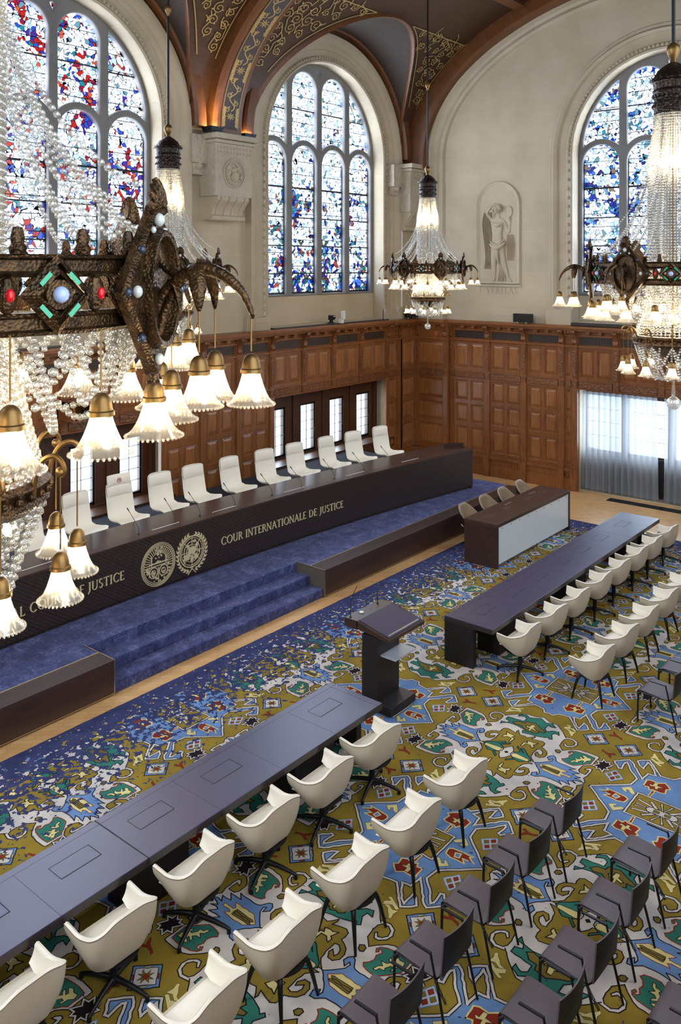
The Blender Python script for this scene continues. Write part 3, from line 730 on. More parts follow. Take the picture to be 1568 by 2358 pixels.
for i, c in enumerate(BAYS):
    op = [c-2.78, c-1.48, c-.2, c+1.1, c+2.44]
    for a, b_ in zip(op[:-1], op[1:]): bay(mb, PWL, a, b_, 2.93)
    for p in op: post(mb, PWL, p, 0 if p in (op[0], op[-1]) else 2.93)
    nxt = BAYS[i+1]-2.78 if i < 2 else None
    if nxt:
        w_ = (nxt-op[-1])/3
        for k in range(3): bay(mb, PWL, op[-1]+k*w_, op[-1]+(k+1)*w_, 0)
        for k in (1, 2): post(mb, PWL, op[-1]+k*w_, 0)
op_end = BAYS[2]+2.44
bay(mb, PWL, op_end, op_end+.62, 0, 0, cols=1, grill=False); post(mb, PWL, op_end+.62, 0)
bay(mb, PWL, op_end+.62, WR-.3, 0, .1, cols=1, grill=False); post(mb, PWL, WR-.32, 0, .1)
cornice(mb, PWL, XN, op_end+.1); cornice(mb, PWL, op_end+.1, WR-.1, .1)
o = mb.build('trim_1', ['oak', 'oak_carved', 'grille', 'oak_field']); struct(o, 'oak panelling of the bench wall with pierced frieze and cornice')
mb = MB(); YR = [14.58, 13.27, 12.03, 10.82]
for a, b_ in zip(YR[1:], YR[:-1]): bay(mb, PWR, a, b_, 0)
for p in YR+[10.42]: post(mb, PWR, p, 0)
bay(mb, PWR, 10.42, 10.82, 0, cols=1, grill=False)
bay(mb, PWR, 14.58, 15.9, 0, .18, cols=1, grill=False); post(mb, PWR, 14.68, 0, .18); post(mb, PWR, 15.75, 0, .18)
YW = [10.42, 9.2, 7.95, 6.7, 5.4]
for a, b_ in zip(YW[1:], YW[:-1]): bay(mb, PWR, a, b_, 2.93)
for p in YW[1:]: post(mb, PWR, p, 2.93 if p > 5.5 else 0)
YX = [5.4, 4.1, 2.8, 1.5, .2]
for a, b_ in zip(YX[1:], YX[:-1]): bay(mb, PWR, a, b_, 0)
for p in YX[1:]: post(mb, PWR, p, 0)
cornice(mb, PWR, YN, 14.62); cornice(mb, PWR, 14.62, WL-.3, .18)
o = mb.build('trim_1', ['oak', 'oak_carved', 'grille', 'oak_field']); struct(o, 'oak panelling of the end wall with pierced frieze and cornice')

# ---- low casement windows
def casements(name, c, lb):
    mb = MB(); y0, y1 = 16.52, 16.72; cs = [c-1.95, c-.65, c+.65, c+1.95]
    mb.box(c-2.72, c+2.72, y0, y1+.1, .4, 1.1); mb.box(c-2.72, c+2.72, y0, y1, 2.5, 3.0)
    ed = [c-2.72]+[x for q in cs for x in (q-.33, q+.33)]+[c+2.72]
    for a, b_ in zip(ed[::2], ed[1::2]): mb.box(a, b_, y0, y1, 1.1, 2.5); mb.box((a+b_)/2-.04, (a+b_)/2+.04, y0-.05, y0, 1.0, 2.9)
    root = mb.build(name, 'oak_dark', bev=.008); struct(root, lb)
    for q in cs:
        f = MB()
        for a, b_ in ((q-.33, q-.28), (q+.28, q+.33)): f.box(a, b_, 16.55, 16.62, 1.1, 2.5)
        f.box(q-.33, q+.33, 16.55, 16.62, 1.1, 1.16); f.box(q-.33, q+.33, 16.55, 16.62, 2.44, 2.5)
        f.box(q-.006, q+.006, 16.58, 16.6, 1.1, 2.5)
        for z in (1.43, 1.7, 1.97, 2.24): f.box(q-.3, q+.3, 16.58, 16.6, z-.005, z+.005)
        f.tube([(q+.27, 16.54, 1.75), (q+.27, 16.5, 1.72), (q+.24, 16.5, 1.66)], .008, 5)
        f.build('casement', 'black_metal', root)
        g_ = MB(); g_.box(q-.3, q+.3, 16.587, 16.593, 1.12, 2.48); g_.build('pane', 'clear', root)
    # pale stone reveal and dark oak below the sill
    mb = MB(); mb.box(c-2.9, c+2.9, WL-FL+.02, 16.5, .0, 1.0); mb.box(c-2.8, c+2.8, WL-FL-.04, 16.5, 1.0, 1.05)
    mb.build('sill', 'oak_dark', root)
    return root
casements('window_5', BAYS[0], 'low casement windows at the near end'); casements('window_6', BAYS[1], 'low casement windows behind the president chair'); casements('window_7', BAYS[2], 'low casement windows behind the far judges chairs')
# low window of the end wall, behind the curtains
mb = MB()
mb.box(24.0, 24.15, 5.3, 10.5, 0, 1.15); mb.box(24.0, 24.15, 5.3, 10.5, 2.72, 3.0)
for y in (5.4, 6.6, 7.9, 9.2, 10.4): mb.box(24.0, 24.15, y-.09, y+.09, 1.15, 2.72)
r = mb.build('window_8', 'oak_dark'); struct(r, 'low window of the end wall behind sheer curtains')
f = MB()
for y0 in (5.49, 6.69, 7.99, 9.29):
    for k in (1, 2): f.box(24.05, 24.07, y0+k*.34-.006, y0+k*.34+.006, 1.15, 2.72)
    for z in (1.55, 1.95, 2.33): f.box(24.05, 24.07, y0, y0+1.02, z-.006, z+.006)
f.build('casement', 'black_metal', r)
g_ = MB(); g_.box(24.058, 24.062, 5.4, 10.4, 1.15, 2.72); g_.build('pane', 'clear', r)
g_ = MB(); g_.box(23.9, 23.99, 5.5, 10.3, .12, 1.1)
for z in (.2, .32, .44): g_.box(23.86, 23.9, 5.5, 10.3, z, z+.03)
g_.build('radiator_cover', 'black_plastic', r)
# curtains
def curtain(y0, y1, label):
    n = max(24, int(abs(y1-y0)*60)); P = []; rr = random.Random(int(y0*10))
    ph = [rr.uniform(0, 6) for _ in range(4)]; nf = abs(y1-y0)/.17
    for j in range(15):
        z = .06+(2.86-.06)*j/14; row = []; sp = 1+.03*(1-j/14)
        for i in range(n+1):
            t = i/n; amp = .055+.02*sin(t*9+ph[1]); a = 2*pi*nf*t+.5*sin(5*t+ph[0])+.25*sin(j*.3+ph[2])
            row.append((23.62+amp*sin(a), (y0+y1)/2+(y1-y0)*(t-.5)*sp+.02*cos(a*1.0), z))
        P.append(row)
    mb = MB(); mb.grid(P)
    o = mb.build('curtain', 'sheer', smooth=True, angle=180); tag(o, label, 'curtain', 'sheer curtains of the end window')
    h = MB(); hp = [[(p[0], p[1], z) for p in P[0]] for z in (.06, .16)]
    h.grid([[(x-.004, y, z) for x, y, z in r_] for r_ in hp]); h.build('hem', 'sheer', o, smooth=True, angle=180)
    tp = MB(); tp.grid([[(x-.004, y, 2.78+dz) for x, y, z in P[-1]] for dz in (0, .08)]); tp.build('gathered_heading', 'sheer', o, smooth=True, angle=180)
curtain(10.27, 8.17, 'grey sheer curtain covering the left half of the low end window'); curtain(7.93, 5.5, 'grey sheer curtain right of the dark gap, cut by the picture edge')
# floor grille
mb = MB(); mb.box(22.95, 23.27, 4.5, 9.32, .0, .006, 0)
for i in range(60):
    y = 4.54+i*.08; mb.box(22.97, 23.25, y, y+.03, .006, .012, 1)
o = mb.build('floor_grille', ['groove', 'rod']); tag(o, 'long black floor grille set in the parquet before the curtains', 'grille')

# ---- carved corbels carrying the ribs
def corbel(xc, lb, half=False):
    r = empty('corbel', (xc, WL, 8.0)); r['kind'] = 'structure'; tag(r, lb)
    w_ = .62 if not half else .42
    mb = MB(); mb.box(-w_, w_, -.62, .0, .95, 1.62); mb.box(-w_-.06, w_+.06, -.70, .0, 1.50, 1.58); mb.box(-w_-.1, w_+.1, -.75, .0, 1.60, 1.74)
    mb.box(-w_, w_, -.62, 0, .2, .98)
    mb.build('block', 'stone_carved', r, bev=.015)
    mb = MB()
    n = 14; prof = [(-.60, .2), (-.60, .1), (-.50, .0), (-.40, -.12), (-.36, -.25), (-.40, -.33), (-.30, -.37), (0, -.37)]
    mb.grid([[(x, y, z) for y, z in prof] for x in (-w_*.85, -w_*.4, 0, w_*.4, w_*.85)])
    mb.grid([[(sx*w_*.85, y, z) for y, z in prof] for sx in (-1,)]+[[(-w_*.85, 0, z) for y, z in prof]])
    mb.grid([[(w_*.85, y, z) for y, z in prof]]+[[(w_*.85, 0, z) for y, z in prof]])
    mb.tube([(-w_*.9, -.36, -.33), (w_*.9, -.36, -.33)], .075, 10)
    for x in (-.4, -.13, .13, .4): mb.tube([(x*w_/.62, y-.015, z) for y, z in prof[:5]], .03, 6)
    mb.build('scroll_bracket', 'stone', r, smooth=True)
    mb = MB(); R_ = .36
    mb.tube([(R_*cos(a*pi/16), -.63, .78+R_*sin(a*pi/16)) for a in range(33)], .028, 6, cap=False)
    mb.tube([(R_*.82*cos(a*pi/16), -.63, .78+R_*.82*sin(a*pi/16)) for a in range(33)], .012, 5, cap=False)
    rr = random.Random(3)
    for _ in range(26):
        a, q = rr.uniform(0, 2*pi), rr.uniform(.0, .26)**1; mb.sphere((q*cos(a), -.62, .78+q*sin(a)), rr.uniform(.03, .065), 6, 4)
    mb.sphere((0, -.63, .88), .07, 8, 6); mb.sphere((0, -.62, .70), .12, 8, 6, sz=1.3)
    if not half: mb.build('medallion', 'stone', r, smooth=True)
    mb = MB()
    for i in range(-5, 6):
        for z in (1.4, 1.29): mb.sphere((i*w_/5.6, -.62, z), .032, 5, 4)
    for i in range(-4, 5): mb.add([(i*w_/5-.03, -.625, 1.08), (i*w_/5+.03, -.625, 1.08), (i*w_/5+.03, -.625, 1.16), (i*w_/5-.03, -.625, 1.16)], [(0, 1, 2, 3)])
    mb.build('carved_frieze', 'stone', r, smooth=True)
    # side pieces stepping back to the wall
    mb = MB(); mb.box(-w_-.45, -w_, -.3, 0, 1.0, 1.70); mb.box(w_, w_+.3, -.3, 0, 1.0, 1.70); mb.box(-w_-.38, -w_, -.2, 0, .72, 1.0)
    mb.sphere((-w_-.2, -.2, .95), .12, 8, 6); mb.build('side_block', 'stone_carved', r, bev=.012)
    return r
corbel(rx2, 'carved limestone corbel with round medallion under the timber rib'); corbel(rx1, 'carved limestone corbel at the near end')
c_ = corbel(WR-.5, 'carved limestone corbel in the far corner', True)

# ---- relief in the end wall
def relief():
    root = empty('wall_relief', (WR, 12.98, 5.93)); tag(root, 'white limestone relief of a standing draped figure with raised mirror in arched recess', 'relief')
    # x = into the room (negative), y = along the wall, z up; y positive is the viewer's left
    mb = MB(); R_ = .73
    A = [(-R_, 0)]+[(-R_*cos(pi*i/20), 2.40+R_*sin(pi*i/20)) for i in range(21)]+[(R_, 0)]
    B = [(-R_+.10, 0.06)]+[(-(R_-.10)*cos(pi*i/20), 2.40+(R_-.10)*sin(pi*i/20)) for i in range(21)]+[(R_-.10, 0.06)]
    C_ = [(-R_-.03, -.02)]+[(-(R_+.03)*cos(pi*i/20), 2.40+(R_+.03)*sin(pi*i/20)) for i in range(21)]+[(R_+.03, -.02)]
    mb.grid([[(.0, u, v) for u, v in C_], [(-.02, u, v) for u, v in C_], [(-.055, u, v) for u, v in A], [(-.05, u, v) for u, v in A], [(-.006, u, v) for u, v in B]], closev=True)
    mb.add([(-.006, u, v) for u, v in B], [tuple(range(len(B)))])
    mb.build('niche', 'stone', root, smooth=True, angle=30)
    # figure grown from a skeleton, then flattened into low relief
    V = {}; E_ = []; Rr = {}
    def n_(k, y, z, x, r): V[k] = (x, y, z); Rr[k] = r
    n_('pel', .03, 1.24, 0, .20); n_('waist', .04, 1.52, 0, .15); n_('chest', .03, 1.80, 0, .19); n_('neck', .02, 2.04, 0, .065); n_('head0', .02, 2.15, 0, .075)
    n_('head1', .01, 2.28, 0, .12); n_('head2', .0, 2.36, 0, .11)
    n_('hl', .12, 1.06, 0, .15); n_('kl', .16, .62, 0, .10); n_('al', .14, .12, 0, .045); n_('fl', .19, .05, -.02, .045)
    n_('hr', -.07, 1.06, 0, .15); n_('kr', -.18, .62, 0, .10); n_('ar', -.36, .13, 0, .045); n_('fr', -.47, .05, -.02, .04)
    n_('shl', .20, 1.93, 0, .075); n_('ell', .42, 2.18, 0, .055); n_('wrl', .20, 2.42, 0, .038); n_('hal', .10, 2.46, 0, .045)
    n_('shr', -.19, 1.90, 0, .075); n_('elr', -.36, 1.52, 0, .052); n_('wrr', -.40, 1.88, 0, .034); n_('har', -.40, 2.0, 0, .045)
    for a, b_ in (('pel', 'waist'), ('waist', 'chest'), ('chest', 'neck'), ('neck', 'head0'), ('head0', 'head1'), ('head1', 'head2'), ('pel', 'hl'), ('hl', 'kl'), ('kl', 'al'), ('al', 'fl'),
                  ('pel', 'hr'), ('hr', 'kr'), ('kr', 'ar'), ('ar', 'fr'), ('chest', 'shl'), ('shl', 'ell'), ('ell', 'wrl'), ('wrl', 'hal'), ('chest', 'shr'), ('shr', 'elr'), ('elr', 'wrr'), ('wrr', 'har')):
        E_.append((a, b_))
    ks = list(V); me = bpy.data.meshes.new('figure'); me.from_pydata([V[k] for k in ks], [(ks.index(a), ks.index(b_)) for a, b_ in E_], [])
    ob = bpy.data.objects.new('figure', me); COL.objects.link(ob)
    sk = ob.modifiers.new('s', 'SKIN'); sk.use_smooth_shade = True
    for i, k in enumerate(ks): me.skin_vertices[0].data[i].radius = (Rr[k], Rr[k])
    me.skin_vertices[0].data[0].use_root = True
    sub = ob.modifiers.new('u', 'SUBSURF'); sub.levels = 2; sub.render_levels = 2
    dg = bpy.context.evaluated_depsgraph_get(); m2 = bpy.data.meshes.new_from_object(ob.evaluated_get(dg))
    bpy.data.objects.remove(ob)
    for v in m2.vertices: v.co.x = -.012+v.co.x*.42 if v.co.x < 0 else -.012+v.co.x*.1
    m2.materials.clear(); m2.materials.append(M['stone']); fo = bpy.data.objects.new('figure', m2); COL.objects.link(fo); fo.parent = root
    m2.polygons.foreach_set('use_smooth', [True]*len(m2.polygons))
    # drapery: long folds behind the body, hair, mirror
    mb = MB()
    for k in range(7):
        y = .24+.045*k; mb.tube([(-.02, y-.02, 2.2), (-.03, y+.03, 1.8), (-.025, y-.03, 1.3), (-.03, y+.04-.02*k, .8), (-.02, y-.02, .45)], [.012, .026, .020, .026, .008], 6, flat=.4)
    for k in range(5):
        y = -.33-.05*k; mb.tube([(-.02, y+.02, 1.5), (-.03, y-.01, 1.1), (-.02, y+.03, .7)], [.01, .020, .01], 6, flat=.4)
    for k in range(5): mb.tube([(-.02, -.02-.05*k, 1.0), (-.03, -.05-.04*k, .5), (-.02, -.0-.06*k, .06)], [.006, .022, .016], 6)
    # light wrap over the hips
    mb.tube([(-.06, .27, 1.22), (-.10, .12, 1.12), (-.11, 0.0, 1.09), (-.10, -.12, 1.14), (-.06, -.26, 1.25)], [.03, .06, .07, .06, .03], 8)
    mb.tube([(-.06, .26, 1.30), (-.10, .1, 1.20), (-.11, -.03, 1.18), (-.06, -.24, 1.34)], [.02, .035, .035, .02], 8)
    mb.tube([(-.06, .02, 1.1), (-.09, .0, .9), (-.06, -.03, .6)], [.06, .05, .02], 8)
    mb.tube([(-.05, .18, 1.86), (-.085, .05, 1.80), (-.085, -.05, 1.80), (-.05, -.17, 1.86)], [.03, .06, .06, .03], 8)
    mb.build('drapery', 'stone', root, smooth=True)
    mb = MB()      # face and hair modelled on the head
    hd = lambda y, z, r: mb.sphere((-.055, y, z), r, 12, 8, sz=1.25)
    hd(.015, 2.27, .098)
    mb.tube([(-.15, .01, 2.30), (-.172, .008, 2.265), (-.178, .006, 2.245), (-.15, .006, 2.238)], [.008, .012, .015, .006], 6)
    for e in (-.035, .045): mb.sphere((-.145, e, 2.295), .014, 6, 4)
    mb.tube([(-.148, -.02, 2.205), (-.158, .008, 2.202), (-.148, .034, 2.205)], [.005, .009, .005], 6)
    mb.build('face', 'stone', root, smooth=True)
    mb = MB()
    for k in range(13):
        a = -.25+k*(pi+.5)/12; c_, s_ = cos(a), sin(a)
        mb.tube([(-.12, .015+.062*c_, 2.30+.07*s_), (-.115, .015+.115*c_, 2.30+.12*s_), (-.06, .015+.135*c_, 2.29+.135*s_), (-.03, .015+.13*c_, 2.24+.12*s_)], [.016, .026, .026, .012], 6)
    mb.tube([(-.08, .12, 2.22), (-.07, .14, 2.12), (-.05, .12, 2.02)], [.022, .026, .01], 6)
    mb.build('hair', 'stone', root, smooth=True)
    mb = MB(); mb.tube([(-.02, -.38+.095*cos(a*pi/10), 2.20+.16*sin(a*pi/10)) for a in range(21)], .014, 6, cap=False)
    P_ = [[(-.03, -.38+.09*q*cos(a*pi/10), 2.20+.15*q*sin(a*pi/10)) for q in (0, 1)] for a in range(20)]; mb.grid(P_, closeu=True)
    mb.tube([(-.04, -.39, 2.05), (-.04, -.40, 1.92)], .018, 6); mb.build('mirror', 'stone', root, smooth=True)
    return root
rel = relief()
# ================================================================== lettering drawn with strokes
TH, TN = .125, .055
def g_seg(p, q, w):
    dx, dy = q[0]-p[0], q[1]-p[1]; l = sqrt(dx*dx+dy*dy); nx, ny = -dy/l*w/2, dx/l*w/2
    return [(p[0]+nx, p[1]+ny), (p[0]-nx, p[1]-ny), (q[0]-nx, q[1]-ny), (q[0]+nx, q[1]+ny)]
def g_arc(cx, cy, rx, ry, a0, a1, n=14, k=1.0):
    out = []
    for i in range(n):
        A = [radians(a0+(a1-a0)*(i+j)/n) for j in (0, 1)]; w = [TN+(TH-TN)*abs(cos(a))*k for a in A]
        out.append([(cx+(rx)*cos(A[0]), cy+(ry)*sin(A[0])), (cx+(rx-w[0])*cos(A[0]), cy+(ry-w[0])*sin(A[0])),
                    (cx+(rx-w[1])*cos(A[1]), cy+(ry-w[1])*sin(A[1])), (cx+(rx)*cos(A[1]), cy+(ry)*sin(A[1]))])
    return out
def sf(x, y, w=.26): return g_seg((x-w/2, y), (x+w/2, y), .035)
def glyph(c):
    s = TN/2
    if c == 'I': return [g_seg((.15, 0), (.15, 1), TH), sf(.15, .02), sf(.15, .98)], .32
    if c == 'N': return [g_seg((.12, 0), (.12, 1), TN), g_seg((.12, .97), (.68, .03), TH), g_seg((.7, 0), (.7, 1), TN), sf(.12, .02), sf(.1, .98), sf(.7, .98)], .84
    if c == 'T': return [g_seg((.33, 0), (.33, 1), TH), g_seg((0, .97), (.66, .97), TN), sf(.33, .02), g_seg((.02, 1), (.02, .84), .03), g_seg((.64, 1), (.64, .84), .03)], .70
    if c == 'E': return [g_seg((.13, 0), (.13, 1), TH), g_seg((.1, .97), (.5, .97), TN), g_seg((.1, .52), (.42, .52), TN), g_seg((.1, .03), (.52, .03), TN), g_seg((.5, 1), (.5, .86), .03), g_seg((.52, 0), (.54, .15), .03)], .60
    if c == 'F': return [g_seg((.13, 0), (.13, 1), TH), g_seg((.1, .97), (.5, .97), TN), g_seg((.1, .52), (.42, .52), TN), sf(.13, .02), g_seg((.5, 1), (.5, .86), .03)], .56
    if c == 'L': return [g_seg((.13, 0), (.13, 1), TH), g_seg((.1, .03), (.52, .03), TN), sf(.13, .98), g_seg((.52, 0), (.54, .17), .03)], .58
    if c == 'R': return [g_seg((.13, 0), (.13, 1), TH), sf(.13, .02), g_seg((.1, .97), (.3, .97), TN), g_seg((.1, .5), (.3, .5), TN)]+g_arc(.3, .74, .24, .26, -90, 90)+[g_seg((.32, .5), (.66, -.02), TH*.9)], .68
    if c == 'A': return [g_seg((.08, 0), (.38, 1), TN), g_seg((.36, 1), (.70, 0), TH), g_seg((.18, .36), (.56, .36), TN), sf(.08, .02, .2), sf(.70, .02, .24)], .80
    if c == 'V': return [g_seg((.08, 1), (.40, 0), TH), g_seg((.38, 0), (.68, 1), TN), sf(.08, .98, .24), sf(.68, .98, .2)], .76
    if c == 'C': return g_arc(.46, .5, .42, .52, 42, 318, 22)+[g_seg((.77, .93), (.77, .74), .035)], .80
    if c == 'O': return g_arc(.46, .5, .44, .52, 0, 360, 28), .92
    if c == 'D': return [g_seg((.13, 0), (.13, 1), TH), g_seg((.08, .97), (.35, .97), TN), g_seg((.08, .03), (.35, .03), TN)]+g_arc(.33, .5, .44, .5, -90, 90, 16), .84
    if c == 'U': return [g_seg((.12, .3), (.12, 1), TH), g_seg((.64, .3), (.64, 1), TN), sf(.12, .98, .24), sf(.64, .98, .2)]+g_arc(.37, .34, .31, .36, 180, 360, 12, .6), .78
    if c == 'J': return [g_seg((.2, 0), (.2, 1), TH), sf(.2, .98), g_seg((.2, .05), (.02, -.24), TN*1.3)], .38
    if c == 'S': return g_arc(.27, .75, .22, .27, 30, 270, 12, .8)+g_arc(.27, .25, .24, .27, -150, 90, 12, .8), .56
    return [], .34
def text_polys(txt, h, tracking=.06):
    out = []; x = 0
    for c in txt:
        P, a = glyph(c); out += [[((x+u)*h, v*h) for u, v in p] for p in P]; x += a+tracking
    return out, x*h
def lay(mb, polys, fn, h0, h1, mi=0):
    for i, p in enumerate(polys): mb.prism(p, fn, h0+(i % 5)*.00015, h1+(i % 5)*.00015, mi)
# VERITAS cut under the relief
pv, wv = text_polys('T VERITAS', .20, .17)
mb = MB(); lay(mb, pv, lambda u, v, h: (-h, wv/2-u, v), -.004, .004)
mb.build('carved_name', mat('letter_cut', (0.36, 0.29, 0.20), 0.8), rel, loc=(0, 0, -.31))
mb = MB(); mb.box(-.03, 0, -.78, .78, -.10, -.04); mb.build('ledge', 'stone', rel, bev=.006)

# ================================================================== dais, steps and blue carpet
DY0, DY1, DH = 10.84, 11.23, .53
SX0, SX1 = 7.86, 12.77
dais = empty('dais', (10.45, 10.84, 0)); tag(dais, 'low dais in front of the judges bench with navy carpet and dark wooden fascia', 'dais')
def dl(o): o.location = (-10.45, -10.84, 0); return o
mb = MB(); mb.box(.0, SX0, DY1, WL-FL-.06, .0, DH); mb.box(SX1, 20.9, DY1, WL-FL-.06, 0, DH); mb.box(SX0, SX1, 11.58, WL-FL-.06, 0, DH)
dl(mb.build('carpet', 'navy_pile', dais))
for k, (yy, zt) in enumerate(((10.88, DH/3), (11.23, DH*2/3))):
    mb = MB(); mb.box(SX0+.01, SX1-.01, yy, 11.6, 0 if k == 0 else DH/3, zt); dl(mb.build('step', 'navy_pile', dais, bev=.02))
for a, b_ in ((0.0, SX0), (SX1, 20.9)):
    mb = MB(); mb.box(a, b_, DY0, DY1, .03, DH+.004); mb.box(a, b_, DY0+.03, DY1, 0, .03); dl(mb.build('fascia', 'wenge', dais, bev=.004))
    mb = MB(); mb.box(a, b_, DY1-.006, DY1+.012, DH-.02, DH+.012); mb.box(a, b_, DY0-.004, DY0+.004, .03, .04)
    e = b_ if a == 0 else a; s_ = 1 if a == 0 else -1
    mb.box(e-.006, e+.006, DY0-.004, 11.62, DH-.01, DH+.012); mb.box(e-.006, e+.006, DY0-.006, DY0+.01, .03, DH+.01)
    dl(mb.build('brass_edge', 'brass_trim', dais))
    mb = MB(); mb.box(min(e, e+s_*.004), max(e, e+s_*.004), DY0+.01, 11.6, .02, DH-.01); dl(mb.build('side_panel', 'grey_side', dais))
# raised floor the judges sit on
KA, CA = .0083, 10.45
def arcy(x, base=12.55): return base-KA*(x-CA)**2
JF = 1.0
mb = MB(); xs_ = [.9+i*(20.0-.9)/40 for i in range(41)]
mb.grid([[(x, arcy(x)+.3, DH), (x, arcy(x)+.3, JF), (x, WL-FL-.06, JF)] for x in xs_]); mb.box(20.0, 20.04, 12.2, WL-FL-.06, DH, JF)
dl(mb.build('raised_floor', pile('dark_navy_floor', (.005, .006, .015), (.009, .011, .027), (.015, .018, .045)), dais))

# ================================================================== judges bench
bench = empty('judges_bench', (10.45, 12.55, DH)); tag(bench, 'very long curved dark judges bench with fretted front, gilt emblems and lettering', 'bench')
def bl(o): o.location = (-10.45, -12.55, -DH); return o
N_ = 80; xs_ = [.9+i*(20.0-.9)/N_ for i in range(N_+1)]; ZT = DH+1.05
def bp(x, d, z):    # d metres behind the front face
    k = 2*KA*(x-CA); l = sqrt(1+k*k); return (x+d*k/l, arcy(x)+d/l, z)
mb = MB(); mb.grid([[bp(x, .06, DH), bp(x, .06, DH+.07), bp(x, 0, DH+.07), bp(x, 0, ZT-.03), bp(x, .03, ZT-.03)] for x in xs_], mi=0)
bl(mb.build('front', ['fret'], bench, smooth=True, angle=30))
mb = MB(); mb.grid([[bp(x, -.005, ZT-.03), bp(x, -.005, ZT), bp(x, .20, ZT+.004), bp(x, .205, ZT-.025), bp(x, 1.02, ZT-.03), bp(x, 1.02, ZT-.07), bp(x, .03, ZT-.07)] for x in xs_], closev=True)
for x in (xs_[0], xs_[-1]): mb.add([bp(x, d, z) for d, z in ((-.005, ZT-.07), (-.005, ZT), (.2, ZT), (1.02, ZT-.03), (1.02, ZT-.07))], [(0, 1, 2, 3, 4)])
bl(mb.build('desktop', 'desk_top', bench, smooth=True, angle=20))
for x in (xs_[0], xs_[-1]):
    mb = MB(); s_ = -.06 if x > 10 else .06
    mb.hexa([bp(x+s_, .01, DH), bp(x, .01, DH), bp(x, 1.0, DH), bp(x+s_, 1.0, DH), bp(x+s_, .01, ZT-.04), bp(x, .01, ZT-.04), bp(x, 1.0, ZT-.04), bp(x+s_, 1.0, ZT-.04)])
    if x > 10: mb.hexa([bp(x-.5, .55, ZT), bp(x-.02, .30, ZT), bp(x-.02, .36, ZT), bp(x-.5, .61, ZT), bp(x-.5, .55, ZT+.12), bp(x-.02, .30, ZT+.12), bp(x-.02, .36, ZT+.12), bp(x-.5, .61, ZT+.12)])
    bl(mb.build('end_panel', 'wenge', bench))
mb = MB()
for x in [CA+k*1.9-.95 for k in range(-4, 6)]: mb.add([bp(x-.002, .22, ZT-.024), bp(x+.002, .22, ZT-.024), bp(x+.002, 1.0, ZT-.0285), bp(x-.002, 1.0, ZT-.0285)], [(0, 1, 2, 3)])
bl(mb.build('joint', 'groove', bench))
def face(u, v, h):
    k = 2*KA*(u-CA); l = sqrt(1+k*k); return (u-h*k/l, arcy(u)-h/l, v)
def put_text(t, x0, x1, base, h):
    P, w_ = text_polys(t, h); sc = (x1-x0)/w_
    mb = MB(); lay(mb, [[(x0+u*sc, base+v) for u, v in p] for p in P], face, .0, .014); return bl(mb.build('lettering', 'gold_letter', bench))
put_text('COUR INTERNATIONALE DE JUSTICE', 11.6, 15.22, .965, .155)
put_text('INTERNATIONAL COURT OF JUSTICE', 5.72, 9.31, .955, .155)
def annulus(cx, cy, r0, r1, n=48, a0=0, a1=360):
    out = []
    for i in range(n):
        A = [radians(a0+(a1-a0)*(i+j)/n) for j in (0, 1)]
        out.append([(cx+r1*cos(A[0]), cy+r1*sin(A[0])), (cx+r0*cos(A[0]), cy+r0*sin(A[0])), (cx+r0*cos(A[1]), cy+r0*sin(A[1])), (cx+r1*cos(A[1]), cy+r1*sin(A[1]))])
    return out
def blob(cx, cy, r, rr, n=9, sx=1.0): return [(cx+sx*r*rr.uniform(.6, 1.15)*cos(2*pi*i/n), cy+r*rr.uniform(.6, 1.15)*sin(2*pi*i/n)) for i in range(n)]
# emblem of the court: rings, rays, palace front, scales and globes
cx, cy, R_ = 10.06, 1.01, .395; P = annulus(cx, cy, R_-.012, R_)+annulus(cx, cy, R_-.04, R_-.026)+annulus(cx, cy, R_-.066, R_-.056)
for i in range(25):
    a = radians(-12+i*8.5); P.append(g_seg((cx+.20*cos(a), cy+.20*sin(a)), (cx+(R_-.07)*cos(a), cy+(R_-.07)*sin(a)), .011))
rr = random.Random(5)
P += [g_seg((cx-.21, cy+.03), (cx+.21, cy+.03), .022), g_seg((cx-.25, cy-.02), (cx+.25, cy-.02), .014), g_seg((cx-.16, cy+.0), (cx-.16, cy+.17), .02), g_seg((cx+.17, cy), (cx+.17, cy+.15), .02)]
for _ in range(26): P.append(blob(cx+rr.uniform(-.07, .08), cy+rr.uniform(.04, .31), rr.uniform(.012, .026), rr, 6))
for sx in (-1, 1):
    P += annulus(cx+sx*.115, cy-.13, .088, .104, 24)+annulus(cx+sx*.115, cy-.13, .04, .052, 16)
    for _ in range(7): P.append(blob(cx+sx*.115+rr.uniform(-.05, .05), cy-.13+rr.uniform(-.05, .05), .018, rr, 6))
for _ in range(34):
    a = radians(rr.uniform(185, 355)); q = rr.uniform(.22, .31); P.append(blob(cx+q*cos(a), cy+q*sin(a), rr.uniform(.012, .024), rr, 6))
P.append(g_seg((cx, cy-.05), (cx, cy-.32), .014))
mb = MB(); lay(mb, P, face, 0, .012); bl(mb.build('court_emblem', 'gold_letter', bench))
